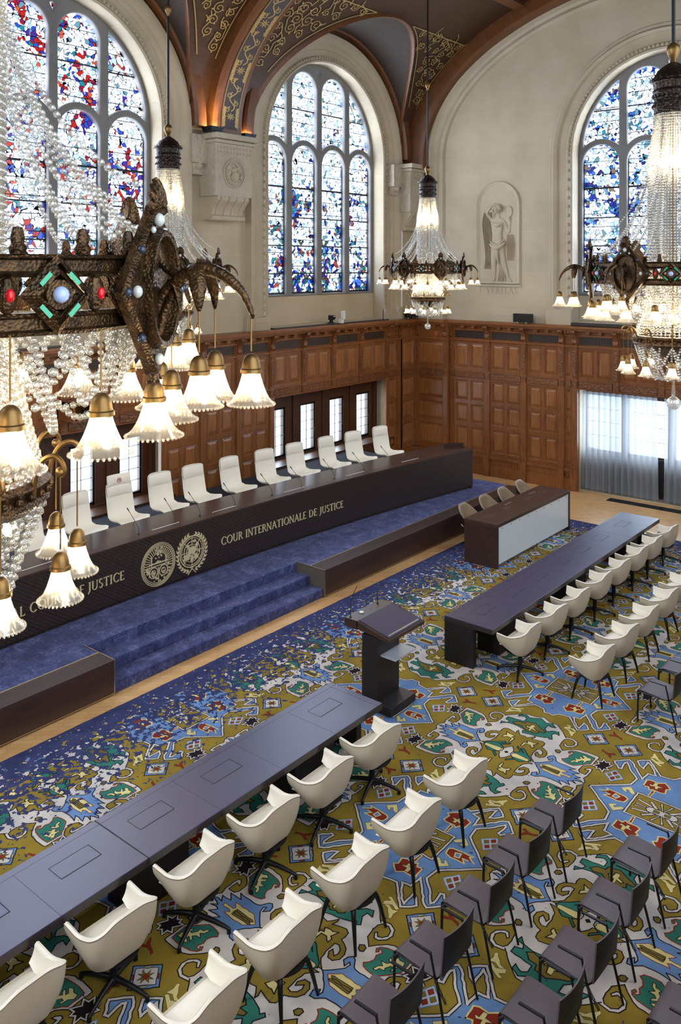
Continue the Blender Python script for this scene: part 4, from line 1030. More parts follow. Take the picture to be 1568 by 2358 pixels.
# globe on laurels
cx, cy = 10.86, 1.04; P = []
for r in (.075, .135, .195, .255): P += annulus(cx, cy, r-.005, r+.005, 40)
P += annulus(cx, cy, .283, .302, 48)
for i in range(8):
    a = i*pi/4; P.append(g_seg((cx+.04*cos(a), cy+.04*sin(a)), (cx+.29*cos(a), cy+.29*sin(a)), .010))
rr = random.Random(11)
for (u, v, r, s_) in ((-.04, .03, .07, 1.2), (.05, .02, .075, 1.1), (-.12, -.08, .07, 1.3), (.0, -.13, .06, .8), (.10, -.10, .065, 1.0), (.12, .10, .05, 1.0), (-.10, .12, .035, 1.3), (.18, -.02, .035, .8), (-.19, -.12, .03, 1.0), (.06, .19, .03, 1.4)):
    P.append(blob(cx+u, cy+v, r, rr, 11, s_))
for sx in (-1, 1):
    for k in range(13):
        a = radians(-78+k*12.2); q = .345; px, py = cx+sx*q*cos(a), cy+q*sin(a)-.02
        ta = a+pi/2
        for dd, wd in ((.35, .0), (-.55, .0)):
            ang = ta-dd if dd > 0 else ta-dd
            ex, ey = cx+sx*(q*cos(a)+.085*cos(ta+dd*.9)), cy-.02+q*sin(a)+.085*sin(ta+dd*.9); mx_, my_ = (px+ex)/2, (py+ey)/2; nx, ny = -(ey-py)*.22, (ex-px)*.22
            P.append([(px, py), (mx_+nx, my_+ny), (ex, ey), (mx_-nx, my_-ny)])
    P.append(g_seg((cx-sx*.03, cy-.30), (cx+sx*.10, cy-.42), .014))
mb = MB(); lay(mb, P, face, 0, .012); bl(mb.build('globe_emblem', 'gold_letter', bench))
# white document strips lying in the desktop
for x in (5.8, 7.75, 10.41, 11.88, 13.88, 15.84, 17.8):
    mb = MB(); mb.add([bp(x-.32, .205, ZT+.006), bp(x+.32, .205, ZT+.006), bp(x+.32, .225, ZT+.006), bp(x-.32, .225, ZT+.006)], [(0, 1, 2, 3)]); bl(mb.build('light_strip', 'paper', bench))
mb = MB(); mb.hexa([bp(20.02, .1, DH+.28), bp(20.04, .1, DH+.28), bp(20.04, .9, DH+.28), bp(20.02, .9, DH+.28), bp(20.02, .1, ZT-.2), bp(20.04, .1, ZT-.2), bp(20.04, .9, ZT-.2), bp(20.02, .9, ZT-.2)])
o = mb.build('glass_screen', 'clear'); tag(o, 'clear glass screen standing at the far end of the judges bench', 'glass screen'); 
# gooseneck microphones
MIC = [(9.85, 'first'), (10.72, ''), (11.32, ''), (12.24, ''), (13.29, ''), (14.18, ''), (15.22, ''), (16.21, ''), (17.21, ''), (18.3, '')]
ORD = ['left of the court emblem, before the president chair', 'above the two gilt emblems, before the second white chair', 'above the right emblem, third from the president', 'above the start of the French lettering', 'before the fifth white chair', 'before the sixth white chair', 'above the end of the gilt lettering', 'before the second last white chair', 'before the last white chair', 'at the empty far end of the bench']
def mic_mesh():
    m_ = MB(); m_.lathe([(0, 0), (.03, 0), (.03, .012), (.012, .02), (0, .02)], 12)
    m_.tube([(0, 0, .01), (0, .0, .08), (0, .05, .16), (0, .18, .28), (0, .30, .38)], .005, 6)
    m_.tube([(0, .29, .372), (0, .345, .42)], [.009, .010], 8); return m_
m0 = None
for i, ((x, _), lb) in enumerate(zip(MIC, ORD)):
    if m0 is None: m0 = mic_mesh().build('gooseneck_microphone', 'black_metal', smooth=True); o = m0
    else: o = m0.copy(); COL.objects.link(o)
    p = bp(x, .30, ZT-.027); o.location = p; tag(o, 'black gooseneck microphone '+lb, 'microphone', 'microphones on the judges bench')

# ================================================================== judges chairs
def judge_chair(pres=False):
    r = empty('judge_chair')
    # x across, +y is the back of the chair (towards the wall), sitter faces -y; floor z=0
    pr = [(-.32, .50), (-.29, .53), (-.22, .53), (-.10, .51), (.05, .50), (.14, .53), (.20, .61), (.235, .76), (.265, .94), (.29, 1.07), (.305, 1.17), (.305, 1.20)]
    wd = [.33, .36, .36, .345, .325, .31, .305, .305, .30, .295, .28, .25]
    mb = MB(); P = []; Q = []
    for (y, z), w_ in zip(pr, wd):
        row = []; r2 = []
        for i in range(13):
            t = -1+i/6; e = abs(t)**3
            lift = .06*e if z < .6 else .0; fw = -.05*e if z >= .6 else 0
            row.append((w_*t, y+fw, z+lift))
            r2.append((w_*t*.99, y+fw+(.045 if z >= .6 else .0)*(1-e*.7), z+lift-(.05 if z < .6 else .0)*(1-e*.7)))
        P.append(row); Q.append(r2)
    mb.grid(P); mb.grid([row[::-1] for row in Q])
    mb.grid([P[0], Q[0]]); mb.grid([P[-1], Q[-1]]); mb.grid([[p[0] for p in P], [q[0] for q in Q]]); mb.grid([[p[-1] for p in P], [q[-1] for q in Q]])
    mb.build('shell', 'white_leather', r, smooth=True, rm=True, angle=70)
    def cushion(z0, z1, y0, y1, w_, th):
        m_ = MB(); G = []
        for j in range(9):
            v = j/8; z = z0+(z1-z0)*v; y = y0+(y1-y0)*v; b_ = sin(pi*v)**.6 if 0 < v < 1 else 0; row = []
            for i in range(13):
                t = -1+i/6; e = (1-abs(t)**6); row.append((w_*t*(.985+.015*b_), y-th*b_*e-.012-.05*abs(t)**3, z))
            G.append(row)
        m_.grid(G); m_.grid([[(x, y+.03, z) for x, y, z in rw] for rw in G]); return m_
    cushion(.95, 1.18, .268, .30, .285, .04).build('head_cushion', 'white_leather', r, smooth=True, angle=80)
    if pres:
        m_ = cushion(1.13, 1.35, .285, .31, .26, .045); m_.build('crested_cushion', 'white_leather', r, smooth=True, angle=80)
        m_ = MB(); rr = random.Random(2); fn = lambda u, v, h: (u, .235-h, 1.245+v)
        lay(m_, annulus(0, 0, .046, .052, 24)+annulus(0, 0, .030, .034, 20)+[blob(rr.uniform(-.025, .025), rr.uniform(-.025, .025), .010, rr, 5) for _ in range(9)], fn, 0, .004)
        m_.build('crest', mat('dusty_red_print', (.42, .12, .10), .6), r)
    mb = MB(); mb.cyl((0, .0, .44), (0, 0, .10), .035, .035, 10)
    for k in range(4):
        a = pi/4+k*pi/2; mb.tube([(0, 0, .10), (.28*cos(a), .28*sin(a), .05)], [.03, .018], 8)
    mb.build('pedestal', 'black_metal', r)
    return r
JX = [(10.16, True), (11.15, 0), (12.02, 0), (13.03, 0), (14.05, 0), (15.0, 0), (16.05, 0), (16.97, 0), (17.96, 0), (9.2, 0), (8.2, 0), (7.2, 0)]
JL = ['first white high-back chair right of the president chair', 'second white chair right of the president chair', 'third white chair right of the president chair', 'white high-back chair just left of the far casement windows',
      'white high-back chair before the leftmost of the far casements', 'white high-back chair, third from the far end of the bench', 'white high-back chair, second from the far end of the bench', 'white high-back chair at the far end of the judges row',
      'white high-back chair partly hidden by glass bells, left of the president chair', 'white high-back chair mostly hidden behind the near chandelier beads', 'white high-back chair hidden behind the near chandelier at the left edge']
proto = None; k = 0
for x, pres in JX:
    if pres: o = judge_chair(True); tag(o, 'white leather president chair with crested extra head cushion', 'chair', 'white chairs behind the judges bench')
    else:
        if proto is None: proto = judge_chair(); o = proto
        else: o = copy_tree(proto)
        tag(o, JL[k], 'chair', 'white chairs behind the judges bench'); k += 1
    x = 1.0185*x-.0; o.location = (x, arcy(x, 13.90), JF); o.rotation_euler = (0, 0, radians(-3+(k*37 % 7)) + 2*KA*(x-CA)*-.6)

# ================================================================== party tables
def long_table(x0, x1, lb, joints, lids, gaps):
    y0, y1, z = 6.72, 7.61, .737; r = empty('long_table', ((x0+x1)/2, (y0+y1)/2, 0)); tag(r, lb, 'table')
    def l(o): o.location = (-(x0+x1)/2, -(y0+y1)/2, 0); return o
    mb = MB(); mb.box(x0, x1, y0, y1, z-.012, z); mb.box(x0, x1, y0+.002, y1-.002, z-.085, z-.012, 1)
    l(mb.build('tabletop', ['table_lino', 'table_edge'], r, bev=.003))
    mb = MB(); mb.box(x0+.0, x1, y1-.095, y1-.092, z, z+.0006)
    mb.box(x0+.10, x0+.103, y0, y1-.09, z, z+.0006) if joints[0] > x0+.6 else None
    if x1 < 10: mb.box(x1-.10, x1-.097, y0, y1-.09, z, z+.0006)
    for x in joints: mb.box(x-.0015, x+.0015, y0, y1-.09, z, z+.0006)
    for x in gaps: mb.box(x-.007, x+.007, y0-.001, y1+.001, z-.05, z+.0008)
    l(mb.build('joint', 'groove', r))
    for x in lids:
        m_ = MB(); a, b_, c, d = x-.22, x+.22, 7.12, 7.34
        for q in ((a, b_, c-.006, c+.006), (a, b_, d-.003, d+.003), (a-.003, a+.003, c, d), (b_-.004, b_+.004, c, d)): m_.box(*q, z, z+.001)
        l(m_.build('cable_lid', 'groove', r))
    mb = MB()
    for x in (x0+.04, x1-.04): mb.box(x-.04, x+.04, y0+.22 if False else y0+.02, y1-.002, 0, z-.08)
    mb.v = []; mb.f = []; mb.m = []
    ends = [x0+.05, x1-.05]
    for x in ends: m_ = MB(); m_.box(x-.05, x+.05, y0+.35, y1-.002, .01, z-.08); l(m_.build('end_leg', 'table_dark', r))
    n = max(2, int((x1-x0)/1.95))
    for i in range(n):
        x = x0+1.05+i*(x1-x0-2.1)/(n-1) if n > 1 else (x0+x1)/2
        m_ = MB(); m_.box(x-.36, x+.36, y0+.26, y1-.22, .01, z-.085); l(m_.build('pedestal_box', 'table_dark', r))
    m_ = MB(); m_.box(x0+.05, x1-.05, y1-.03, y1-.01, .12, z-.08); l(m_.build('modesty_panel', 'table_dark', r))
    return r
long_table(2.2, 9.08, 'long slate blue table in the left foreground with five cable lids', [3.35, 4.31, 6.22, 7.17, 8.12], [3.83, 4.79, 5.70, 6.70, 8.52], [5.27])
long_table(12.0, 19.65, 'long slate blue table on the right running towards the curtains', [13.2, 14.15, 15.1, 16.05, 17.0, 17.95, 18.9], [12.62, 13.62, 14.6, 15.55, 16.55, 17.5, 18.75], [])

# registrar desk
r = empty('registrar_desk', (18.08, 9.38, 0)); tag(r, 'dark wooden desk with white glass front in front of the dais', 'desk')
def l(o): o.location = (-18.08, -9.38, 0); return o
X0, X1, Y0, Y1, Z_ = 16.26, 19.91, 8.99, 9.80, .955
mb = MB(); mb.box(X0, X1, Y0, Y1, Z_-.07, Z_); l(mb.build('desktop', 'desk_top', r, bev=.003))
for a in (X0, X1-.07): mb = MB(); mb.box(a, a+.07, Y0, Y1, .01, Z_-.07); l(mb.build('side_panel', 'wenge', r, bev=.003))
mb = MB(); mb.box(X0+.07, X1-.07, Y0+.02, Y0+.035, .08, Z_-.09); l(mb.build('front_panel', 'white_panel', r))
mb = MB(); mb.box(X0+.07, X1-.07, Y0+.3, Y0+.33, .01, Z_-.07); l(mb.build('modesty_panel', 'table_dark', r))
for i in range(9):
    m_ = MB(); x = X0+.25+i*.40; m_.cyl((x, Y0+.012, Z_-.13), (x, Y0+.022, Z_-.13), .011, .011, 8); l(m_.build('fixing_stud', 'black_metal', r))
for x in (16.62, 17.42, 18.45, 19.25):
    m_ = MB(); m_.box(x, x+.3, 9.38, 9.52, Z_, Z_+.0015); l(m_.build('cable_lid', mat('lid', (.085, .05, .04), .3), r))
mb = MB()
for x in (17.75, 18.95): mb.box(x, x+.30, 9.60, 9.625, Z_, Z_+.004)
l(mb.build('light_strip', 'steel', r))

# lectern
r = empty('lectern', (10.25, 7.6, 0)); tag(r, 'dark wooden lectern with slanted top and frosted side shelf between the tables', 'lectern')
def l(o): o.location = (-10.25, -7.6, 0); return o
mb = MB(); mb.box(9.98, 10.52, 7.47, 7.76, .03, 1.07); l(mb.build('column', 'table_dark', r, bev=.004))
mb = MB(); mb.box(9.94, 10.56, 7.20, 7.84, .035, .15)
l(mb.build('foot', 'table_dark', r, bev=.004))
for x in (9.99, 10.5):
    for y in (7.25, 7.78): m_ = MB(); m_.cyl((x-.012, y, .031), (x+.012, y, .031), .02, .02, 10); l(m_.build('castor', 'black_metal', r))
mb = MB(); a, b_ = 9.90, 10.80
mb.hexa([(a, 7.20, 1.10), (b_, 7.20, 1.10), (b_, 7.80, 1.16), (a, 7.80, 1.16), (a, 7.20, 1.145), (b_, 7.20, 1.145), (b_, 7.80, 1.27), (a, 7.80, 1.27)])
mb.box(a, b_, 7.78, 8.02, 1.14, 1.27); l(mb.build('top', 'wenge', r, bev=.003))
mb = MB(); mb.hexa([(a+.04, 7.23, 1.15), (b_-.04, 7.23, 1.15), (b_-.04, 7.78, 1.265), (a+.04, 7.78, 1.265), (a+.04, 7.23, 1.16), (b_-.04, 7.23, 1.16), (b_-.04, 7.78, 1.275), (a+.04, 7.78, 1.275)]); l(mb.build('reading_surface', 'table_lino', r))
mb = MB(); mb.hexa([(a+.06, 7.245, 1.155), (b_-.08, 7.245, 1.155), (b_-.08, 7.27, 1.16), (a+.06, 7.27, 1.16), (a+.06, 7.245, 1.175), (b_-.08, 7.245, 1.175), (b_-.08, 7.27, 1.18), (a+.06, 7.27, 1.18)]); l(mb.build('paper_stop', 'steel', r))
mb = MB(); mb.box(10.05, 10.57, 7.20, 7.47, .79, .81); mb.v = [(x, y, z) for x, y, z in mb.v]; l(mb.build('frosted_shelf', 'acrylic', r))
for x in (9.95, 10.62):
    m_ = MB(); m_.tube([(x, 7.95, 1.27), (x, 7.95, 1.36), (x+.03, 7.97, 1.44), (x+.18, 8.05, 1.52), (x+.38, 8.12, 1.58)] if x < 10 else [(x, 7.95, 1.27), (x, 7.95, 1.36), (x+.02, 7.97, 1.42), (x+.14, 8.02, 1.5)], .006, 6)
    m_.lathe([(0, 0), (.02, 0), (.02, .01), (0, .01)], 10, (x, 7.95, 1.27)); l(m_.build('microphone', 'black_metal', r, smooth=True))
g_ = MB(); g_.lathe([(0, 0), (.035, .0), (.036, .003), (.006, .008), (.005, .07), (.03, .09), (.038, .14), (.034, .18)], 14); o = g_.build('wine_glass', 'clear', loc=(10.42, 7.92, 1.272), smooth=True); tag(o, 'small stemmed water glass on the lectern between its microphones', 'glass')
g_ = MB(); g_.lathe([(0, 0), (.03, 0), (.035, .012), (.03, .016), (0, .016)], 14); o = g_.build('coaster', 'paper', loc=(10.18, 7.92, 1.272)); tag(o, 'small round white coaster lying on the lectern top', 'coaster')
# ================================================================== patterned rug
def px2w(px, py):      # pixel of the photograph -> point of the floor
    a = (px-784)/FPX; t = H/((py-610)/FPX); return ((a*UX+UZ)*t, (-a*UZ+UX)*t)
Z1 = lambda L_: [px2w(1000+x/7.84, 1600+y/7.84) for x, y in L_]
Z2 = lambda L_: [px2w(1150+x/3.584, 1620+y/3.584) for x, y in L_]
Z3 = lambda L_: [px2w(1330+x/3.765, 1740+y/3.765) for x, y in L_]
Z4 = lambda L_: [px2w(920+x/4.48, 1500+y/4.48) for x, y in L_]
OL, WH, TE, BLU, YE, RE, BK, GO, PA = range(9)
motifs = []      # (polygon, colour, layer, outline colour, outline width)
def mo(poly, col, layer, out=BK, ow=.016):
    rj = random.Random(len(motifs)); out_ = []      # hand-knotted edges: split and jitter
    for i, a in enumerate(poly):
        b_ = poly[(i+1) % len(poly)]; l_ = sqrt((a[0]-b_[0])**2+(a[1]-b_[1])**2); out_.append(a)
        onax = any((abs(a[k]-c) < .012 and abs(b_[k]-c) < .012) for k, c in ((0, AC[0]), (1, AC[1]), (1, BC[1]))) if 'AC' in globals() else False
        if l_ > .07 and not onax:
            n = min(6, int(l_/.045))
            for j in range(1, n):
                t = j/n; w_ = rj.uniform(-.006, .006); out_.append((a[0]+(b_[0]-a[0])*t-(b_[1]-a[1])/l_*w_, a[1]+(b_[1]-a[1])*t+(b_[0]-a[0])/l_*w_))
    motifs.append((out_, col, layer, out, ow*(.72 if out != WH else .66)))
AC = (10.25, 5.53); BC = (10.25, 3.48)
outer = Z2([(370, 118), (290, 110), (230, 90), (130, 92), (40, 100)])+Z1([(1300, 372), (1240, 340), (1190, 315), (1090, 305), (1010, 330), (985, 375), (1020, 430), (1070, 450), (1145, 435), (1140, 418), (1070, 424), (1038, 400), (1030, 360), (1090, 332),
        (1170, 335), (1235, 368), (1240, 400), (1200, 440), (1120, 488), (970, 500), (955, 450), (915, 380), (870, 340), (760, 290), (620, 240), (580, 232), (430, 355), (470, 432), (455, 450), (400, 495), (340, 505), (250, 472), (300, 432), (332, 412), (378, 442), (390, 420), (375, 388), (340, 378), (280, 405), (210, 460), (180, 510), (80, 525), (0, 590)])+[(AC[0], px2w(1000, 1675)[1]), AC]
outer = [(max(AC[0], x), max(AC[1], y)) for x, y in outer]
mo(outer, WH, 1)
inner = Z1([(850, 842), (1020, 832), (1100, 785), (1172, 716), (1125, 690), (1050, 690), (1000, 710), (992, 742), (1095, 738), (1080, 768), (1000, 785), (930, 760), (915, 710), (960, 670), (1040, 650), (1130, 655), (1195, 665), (1215, 635), (1260, 608), (1330, 612), (1400, 650), (1478, 700), (1490, 660), (1520, 645)])+Z2([(170, 262), (215, 275)])+[AC]
inner = [(max(AC[0]-.0, x), max(AC[1]-.0, y)) for x, y in inner]
mo(inner, OL, 2)
mo(Z2([(8, 165), (18, 147), (60, 158), (85, 150), (52, 130), (72, 112), (130, 130), (200, 150), (225, 130), (210, 112), (155, 108), (170, 92), (225, 97), (248, 120), (290, 125), (340, 125), (385, 165), (440, 170), (465, 205), (430, 200), (400, 185), (375, 210), (390, 235), (440, 230), (490, 240), (492, 268), (455, 250), (430, 265), (435, 300), (410, 300), (405, 285), (370, 285), (290, 270), (240, 255), (190, 245), (190, 225), (215, 222), (180, 205), (120, 175), (60, 160)]), TE, 3)
mo(Z2([(110, 155), (160, 150), (205, 165), (230, 152), (255, 160), (300, 170), (330, 200), (380, 240), (370, 250), (325, 232), (320, 250), (280, 250), (260, 238), (225, 235), (215, 222), (190, 200), (180, 185), (130, 175)]), GO, 4)
mo(Z2([(220, 185), (245, 195), (270, 180), (295, 188), (280, 205), (308, 228), (290, 230), (265, 215), (245, 230), (235, 225), (248, 208), (222, 198)]), YE, 5)
mo(Z1([(590, 275), (700, 310), (820, 365), (860, 385), (905, 425), (905, 455), (860, 465), (850, 447), (885, 440), (860, 425), (820, 430), (810, 470), (760, 490), (750, 530), (770, 562), (720, 570), (650, 555), (540, 515), (470, 360)]), TE, 3, RE)
mo(Z1([(545, 330), (590, 310), (640, 335), (700, 340), (730, 370), (650, 365), (640, 380), (720, 385), (700, 400), (650, 400), (660, 425), (715, 450), (640, 450), (660, 480), (640, 515), (610, 500), (620, 475), (570, 450), (600, 440), (600, 400), (570, 390), (545, 415), (530, 400), (560, 365)]), YE, 4, BK, .01)
mo(Z1([(85, 550), (150, 555), (215, 590), (200, 535), (260, 560), (330, 580), (300, 515), (370, 540), (460, 575), (430, 515), (530, 560), (700, 625), (740, 630), (840, 610), (890, 615), (910, 650), (890, 685), (800, 690), (830, 650), (790, 650), (765, 690), (790, 760), (835, 840), (590, 855), (530, 870), (510, 905), (580, 880), (600, 930), (540, 960), (480, 930), (460, 890), (440, 860), (320, 800), (140, 745), (260, 740), (200, 710), (90, 675), (200, 665), (175, 640), (85, 615), (180, 620), (150, 590)]), BLU, 3)
mo(Z1([(250, 630), (270, 605), (400, 660), (430, 655), (405, 605), (700, 715), (760, 810), (590, 815), (460, 770), (300, 695), (370, 690), (350, 665)]), YE, 4, RE, .01)
mo(Z1([(430, 685), (460, 670), (700, 770), (720, 790), (660, 790), (430, 705)]), GO, 5, BK, .01)
mo(Z1([(920, 545), (960, 520), (1010, 525), (1035, 555), (990, 570), (945, 565)]), GO, 3)
mo(Z1([(890, 870), (950, 850), (1100, 850), (1280, 845), (1300, 870), (1150, 880), (1380, 885), (1360, 900), (1200, 905), (1240, 940), (1250, 990), (1210, 1020), (1100, 1020), (1080, 1010), (1120, 1090), (1090, 1110), (1050, 1010), (960, 990)]), TE, 3)
mo(Z1([(920, 880), (950, 875), (1200, 960), (1220, 990), (1190, 1000), (930, 900)]), YE, 4, BK, .01)
mo(Z1([(1225, 760), (1250, 730), (1300, 730), (1310, 670), (1360, 710), (1400, 720), (1460, 755), (1400, 770), (1440, 790), (1440, 810), (1370, 860), (1345, 845), (1390, 790), (1320, 760), (1250, 765)]), YE, 3)
mo([(AC[0]+.13*cos(a*.45)*(1+.35*cos(4*a*.45)), AC[1]+.13*sin(a*.45)*(1+.35*cos(4*a*.45))) for a in range(14)], WH, 3)
mo([(AC[0]+.03*cos(a*pi/2), AC[1]+.03*sin(a*pi/2)) for a in range(4)], BK, 4, BK, .004)
# eight-pointed stars in framed squares
def starsq(corn, fill, star):
    c = (sum(p[0] for p in corn)/4, sum(p[1] for p in corn)/4)
    mo(corn, BLU, 2); q = [(c[0]+(x-c[0])*.76, c[1]+(y-c[1])*.76) for x, y in corn]
    for i in range(4):
        a, b_ = corn[i], corn[(i+1) % 4]; m_ = lambda t, s=.9: (c[0]+((a[0]+(b_[0]-a[0])*t)-c[0])*s, c[1]+((a[1]+(b_[1]-a[1])*t)-c[1])*s)
        mo([m_(.35), m_(.62), m_(.62, .78), m_(.35, .78)], YE if i % 2 else RE, 3, BK, .006)
    mo(q, fill, 4, BK, .01)
    mid = [((q[i][0]+q[(i+1) % 4][0])/2, (q[i][1]+q[(i+1) % 4][1])/2) for i in range(4)]
    st = []
    for i in range(16):
        k = i//4; t = (i % 4)/4; p = (q[k][0]*(1-t)+q[(k+1) % 4][0]*t, q[k][1]*(1-t)+q[(k+1) % 4][1]*t); s_ = .72 if i % 2 else .30
        st.append((c[0]+(p[0]-c[0])*s_, c[1]+(p[1]-c[1])*s_))
    mo(st, star, 5, BK, .005)
    mo([(c[0]+.03*cos(a*pi/3), c[1]+.03*sin(a*pi/3)) for a in range(6)], RE, 6, BK, .003)
starsq(Z4([(588, 378), (752, 368), (802, 458), (628, 472)]), WH, GO)
mo(Z1([(315, 185), (350, 205), (400, 185), (420, 215), (500, 215), (460, 245), (510, 275), (430, 280), (430, 345), (380, 320), (340, 340), (320, 310), (225, 315), (280, 280), (230, 250), (300, 250)]), BK, 3, WH, .022)
mo(Z1([(490, 150), (560, 125), (600, 125), (545, 90), (585, 80), (640, 130), (700, 145), (760, 150), (730, 165), (600, 145)]), RE, 2, BK, .004)
mo(Z1([(1280, 300), (1330, 280), (1350, 240), (1400, 275), (1500, 285), (1525, 315), (1450, 300), (1290, 320)]), YE, 2, BK, .004)
mo(Z4([(390, 340), (430, 345), (415, 325), (440, 315), (470, 345), (520, 350), (520, 362), (470, 358), (400, 352)]), YE, 2, BK, .004)
# blue field round the second centre
blue = Z3([(105, 262), (460, 252), (515, 205), (455, 120), (430, 62), (410, 66), (382, 115), (355, 110), (320, 50), (400, 42), (450, 40), (475, 60), (520, 140), (560, 207), (610, 160), (680, 180), (640, 90), (610, 62), (570, 115), (540, 90), (520, 50), (580, 44), (625, 45), (660, 90), (720, 182), (780, 200), (830, 212), (890, 200), (912, 212)])+[(px2w(1572, 1797)[0], BC[1]), BC]
blue = [(max(BC[0], x), max(BC[1], y)) for x, y in blue]
mo(blue, BLU, 1, WH, .035)
def closed(poly, col, layer, out=BK, ow=.012): mo(Z3(poly), col, layer, out, ow)
closed([(570, 265), (600, 215), (640, 220), (700, 245), (760, 245), (805, 300), (770, 300), (760, 335), (720, 330), (650, 300), (620, 300), (615, 275)], RE, 3, YE, .022)
closed([(640, 310), (670, 315), (630, 360), (610, 350)], RE, 3, YE, .016)
closed([(620, 250), (650, 262), (670, 240), (700, 250), (690, 268), (745, 290), (700, 285), (690, 300), (665, 290), (672, 275), (630, 268)], YE, 4, BK, .006)
closed([(190, 300), (265, 305), (250, 285), (330, 320), (415, 360), (435, 380), (400, 408), (340, 395), (290, 370), (225, 345), (280, 340), (240, 320)], RE, 3, YE, .022)
closed([(300, 355), (330, 335), (365, 360), (330, 375)], BLU, 4, YE, .02)
closed([(375, 280), (465, 275), (500, 340), (470, 340), (440, 300), (420, 300), (430, 325), (405, 315)], YE, 3, BK, .006)
sq = Z3([(395, 490), (520, 325)]); hx = abs(sq[1][0]-BC[0]); hy = abs(sq[1][1]-BC[1]); hx2 = abs(sq[0][0]-BC[0]); hy2 = abs(sq[0][1]-BC[1])
mo([(BC[0], BC[1]), (BC[0]+.235, BC[1]), (BC[0]+.235, BC[1]+.37), (BC[0], BC[1]+.37)], OL, 2, WH, .03)
for P in ([(0, 0), (.05, 0), (.06, .15), (.0, .19)], [(.04, .09), (.15, .20), (.17, .17), (.05, .05)], [(.05, .14), (.10, .33), (.13, .32), (.08, .13)], [(.05, .02), (.19, .08), (.20, .05), (.05, 0)], [(0, .19), (.02, .19), (.04, .32), (.015, .32)]):
    mo([(BC[0]+x, BC[1]+max(0, y)) for x, y in P], WH, 3, BK, .012)
mo([(BC[0], BC[1]+.03), (BC[0]+.025, BC[1]+.03), (BC[0]+.025, BC[1]+.10), (BC[0], BC[1]+.10)], GO, 4, BK, .006)
# four little squares, and the framed hourglass
q = Z3([(25, 400), (145, 390), (175, 475), (40, 480)]); mo(q, PA, 2, BLU, .012)
for i, (a, b_) in enumerate(((.12, .14), (.56, .14), (.12, .58), (.56, .58))):
    def bi(u, v): 
        t = [q[0][k]*(1-u)+q[1][k]*u for k in (0, 1)]; b2 = [q[3][k]*(1-u)+q[2][k]*u for k in (0, 1)]; return (t[0]*(1-v)+b2[0]*v, t[1]*(1-v)+b2[1]*v)
    mo([bi(a, b_), bi(a+.3, b_), bi(a+.3, b_+.3), bi(a, b_+.3)], RE if i in (1, 2) else GO, 3, BK, .004)
RX0, RX1, RY0, RY1 = -1.0, 20.67, -.3, 10.53
me = bpy.data.meshes.new('rug_pattern'); V_, F_, MI = [], [], []
from mathutils.geometry import tessellate_polygon
inst = 0
TXL, TYL = 4.26, 4.10
for poly, col, layer, oc, ow in motifs:
    tri = tessellate_polygon([[Vector((x, y, 0)) for x, y in poly]])
    cxm = sum(p[0] for p in poly)/len(poly); cym = sum(p[1] for p in poly)/len(poly)
    n = len(poly)
    # outline ribbon as quads, skipped along the mirror axes
    rib_ = []; rib2 = []
    for i in range(n):
        a, b_ = poly[i], poly[(i+1) % n]
        if (abs(a[0]-AC[0]) < .012 and abs(b_[0]-AC[0]) < .012) or (abs(a[1]-AC[1]) < .012 and abs(b_[1]-AC[1]) < .012) or (abs(a[1]-BC[1]) < .012 and abs(b_[1]-BC[1]) < .012): continue
        dx, dy = b_[0]-a[0], b_[1]-a[1]; l_ = sqrt(dx*dx+dy*dy)
        if l_ < 1e-5: continue
        ex, ey = dx/l_*ow*.5, dy/l_*ow*.5; nx, ny = -dy/l_*ow/2, dx/l_*ow/2
        if oc == WH:
            k_ = (ow+.020)/ow; rib2.append([(a[0]-ex+nx*k_, a[1]-ey+ny*k_), (a[0]-ex-nx*k_, a[1]-ey-ny*k_), (b_[0]+ex-nx*k_, b_[1]+ey-ny*k_), (b_[0]+ex+nx*k_, b_[1]+ey+ny*k_)])
        rib_.append([(a[0]-ex+nx, a[1]-ey+ny), (a[0]-ex-nx, a[1]-ey-ny), (b_[0]+ex-nx, b_[1]+ey-ny), (b_[0]+ex+nx, b_[1]+ey+ny)])
    for sx in (1, -1):
        for sy in (1, -1):
            if sx < 0 and min(p[0] for p in poly) < AC[0]-.03 and max(p[0] for p in poly) > AC[0]+.03: continue
            if sy < 0 and min(p[1] for p in poly) < AC[1]-.03 and max(p[1] for p in poly) > AC[1]+.03: continue
            for i in range(-3, 4):
                for j in range(-3, 4):
                    for h in (0, 1):
                        ox, oy = i*TXL+h*TXL/2, j*TYL+h*TYL/2
                        X = AC[0]+sx*(cxm-AC[0])+ox; Y = AC[1]+sy*(cym-AC[1])+oy
                        if not (RX0-.9 < X < RX1+.9 and max(RY0, 0.2)-.9 < Y < RY1+.9): continue
                        T = lambda p: (AC[0]+sx*(p[0]-AC[0])+ox, AC[1]+sy*(p[1]-AC[1])+oy)
                        inst += 1; z = .0042+.0008*layer+.00002*(inst % 7)
                        o_ = len(V_); V_ += [(*T(p), z) for p in poly]; F_ += [tuple(o_+k for k in t) for t in tri]; MI += [col]*len(tri)
                        for qi, q in enumerate(rib_):
                            o_ = len(V_); V_ += [(*T(p), z+.0005+.00004*(qi % 4)) for p in q]; F_.append((o_, o_+1, o_+2, o_+3)); MI.append(oc)
                        for qi, q in enumerate(rib2):
                            o_ = len(V_); V_ += [(*T(p), z+.0002+.00004*(qi % 4)) for p in q]; F_.append((o_, o_+1, o_+2, o_+3)); MI.append(BK)
me.from_pydata(V_, [], F_); me.polygons.foreach_set('material_index', MI)
for k in RUG: me.materials.append(M[k])
bm = bmesh.new(); bm.from_mesh(me)
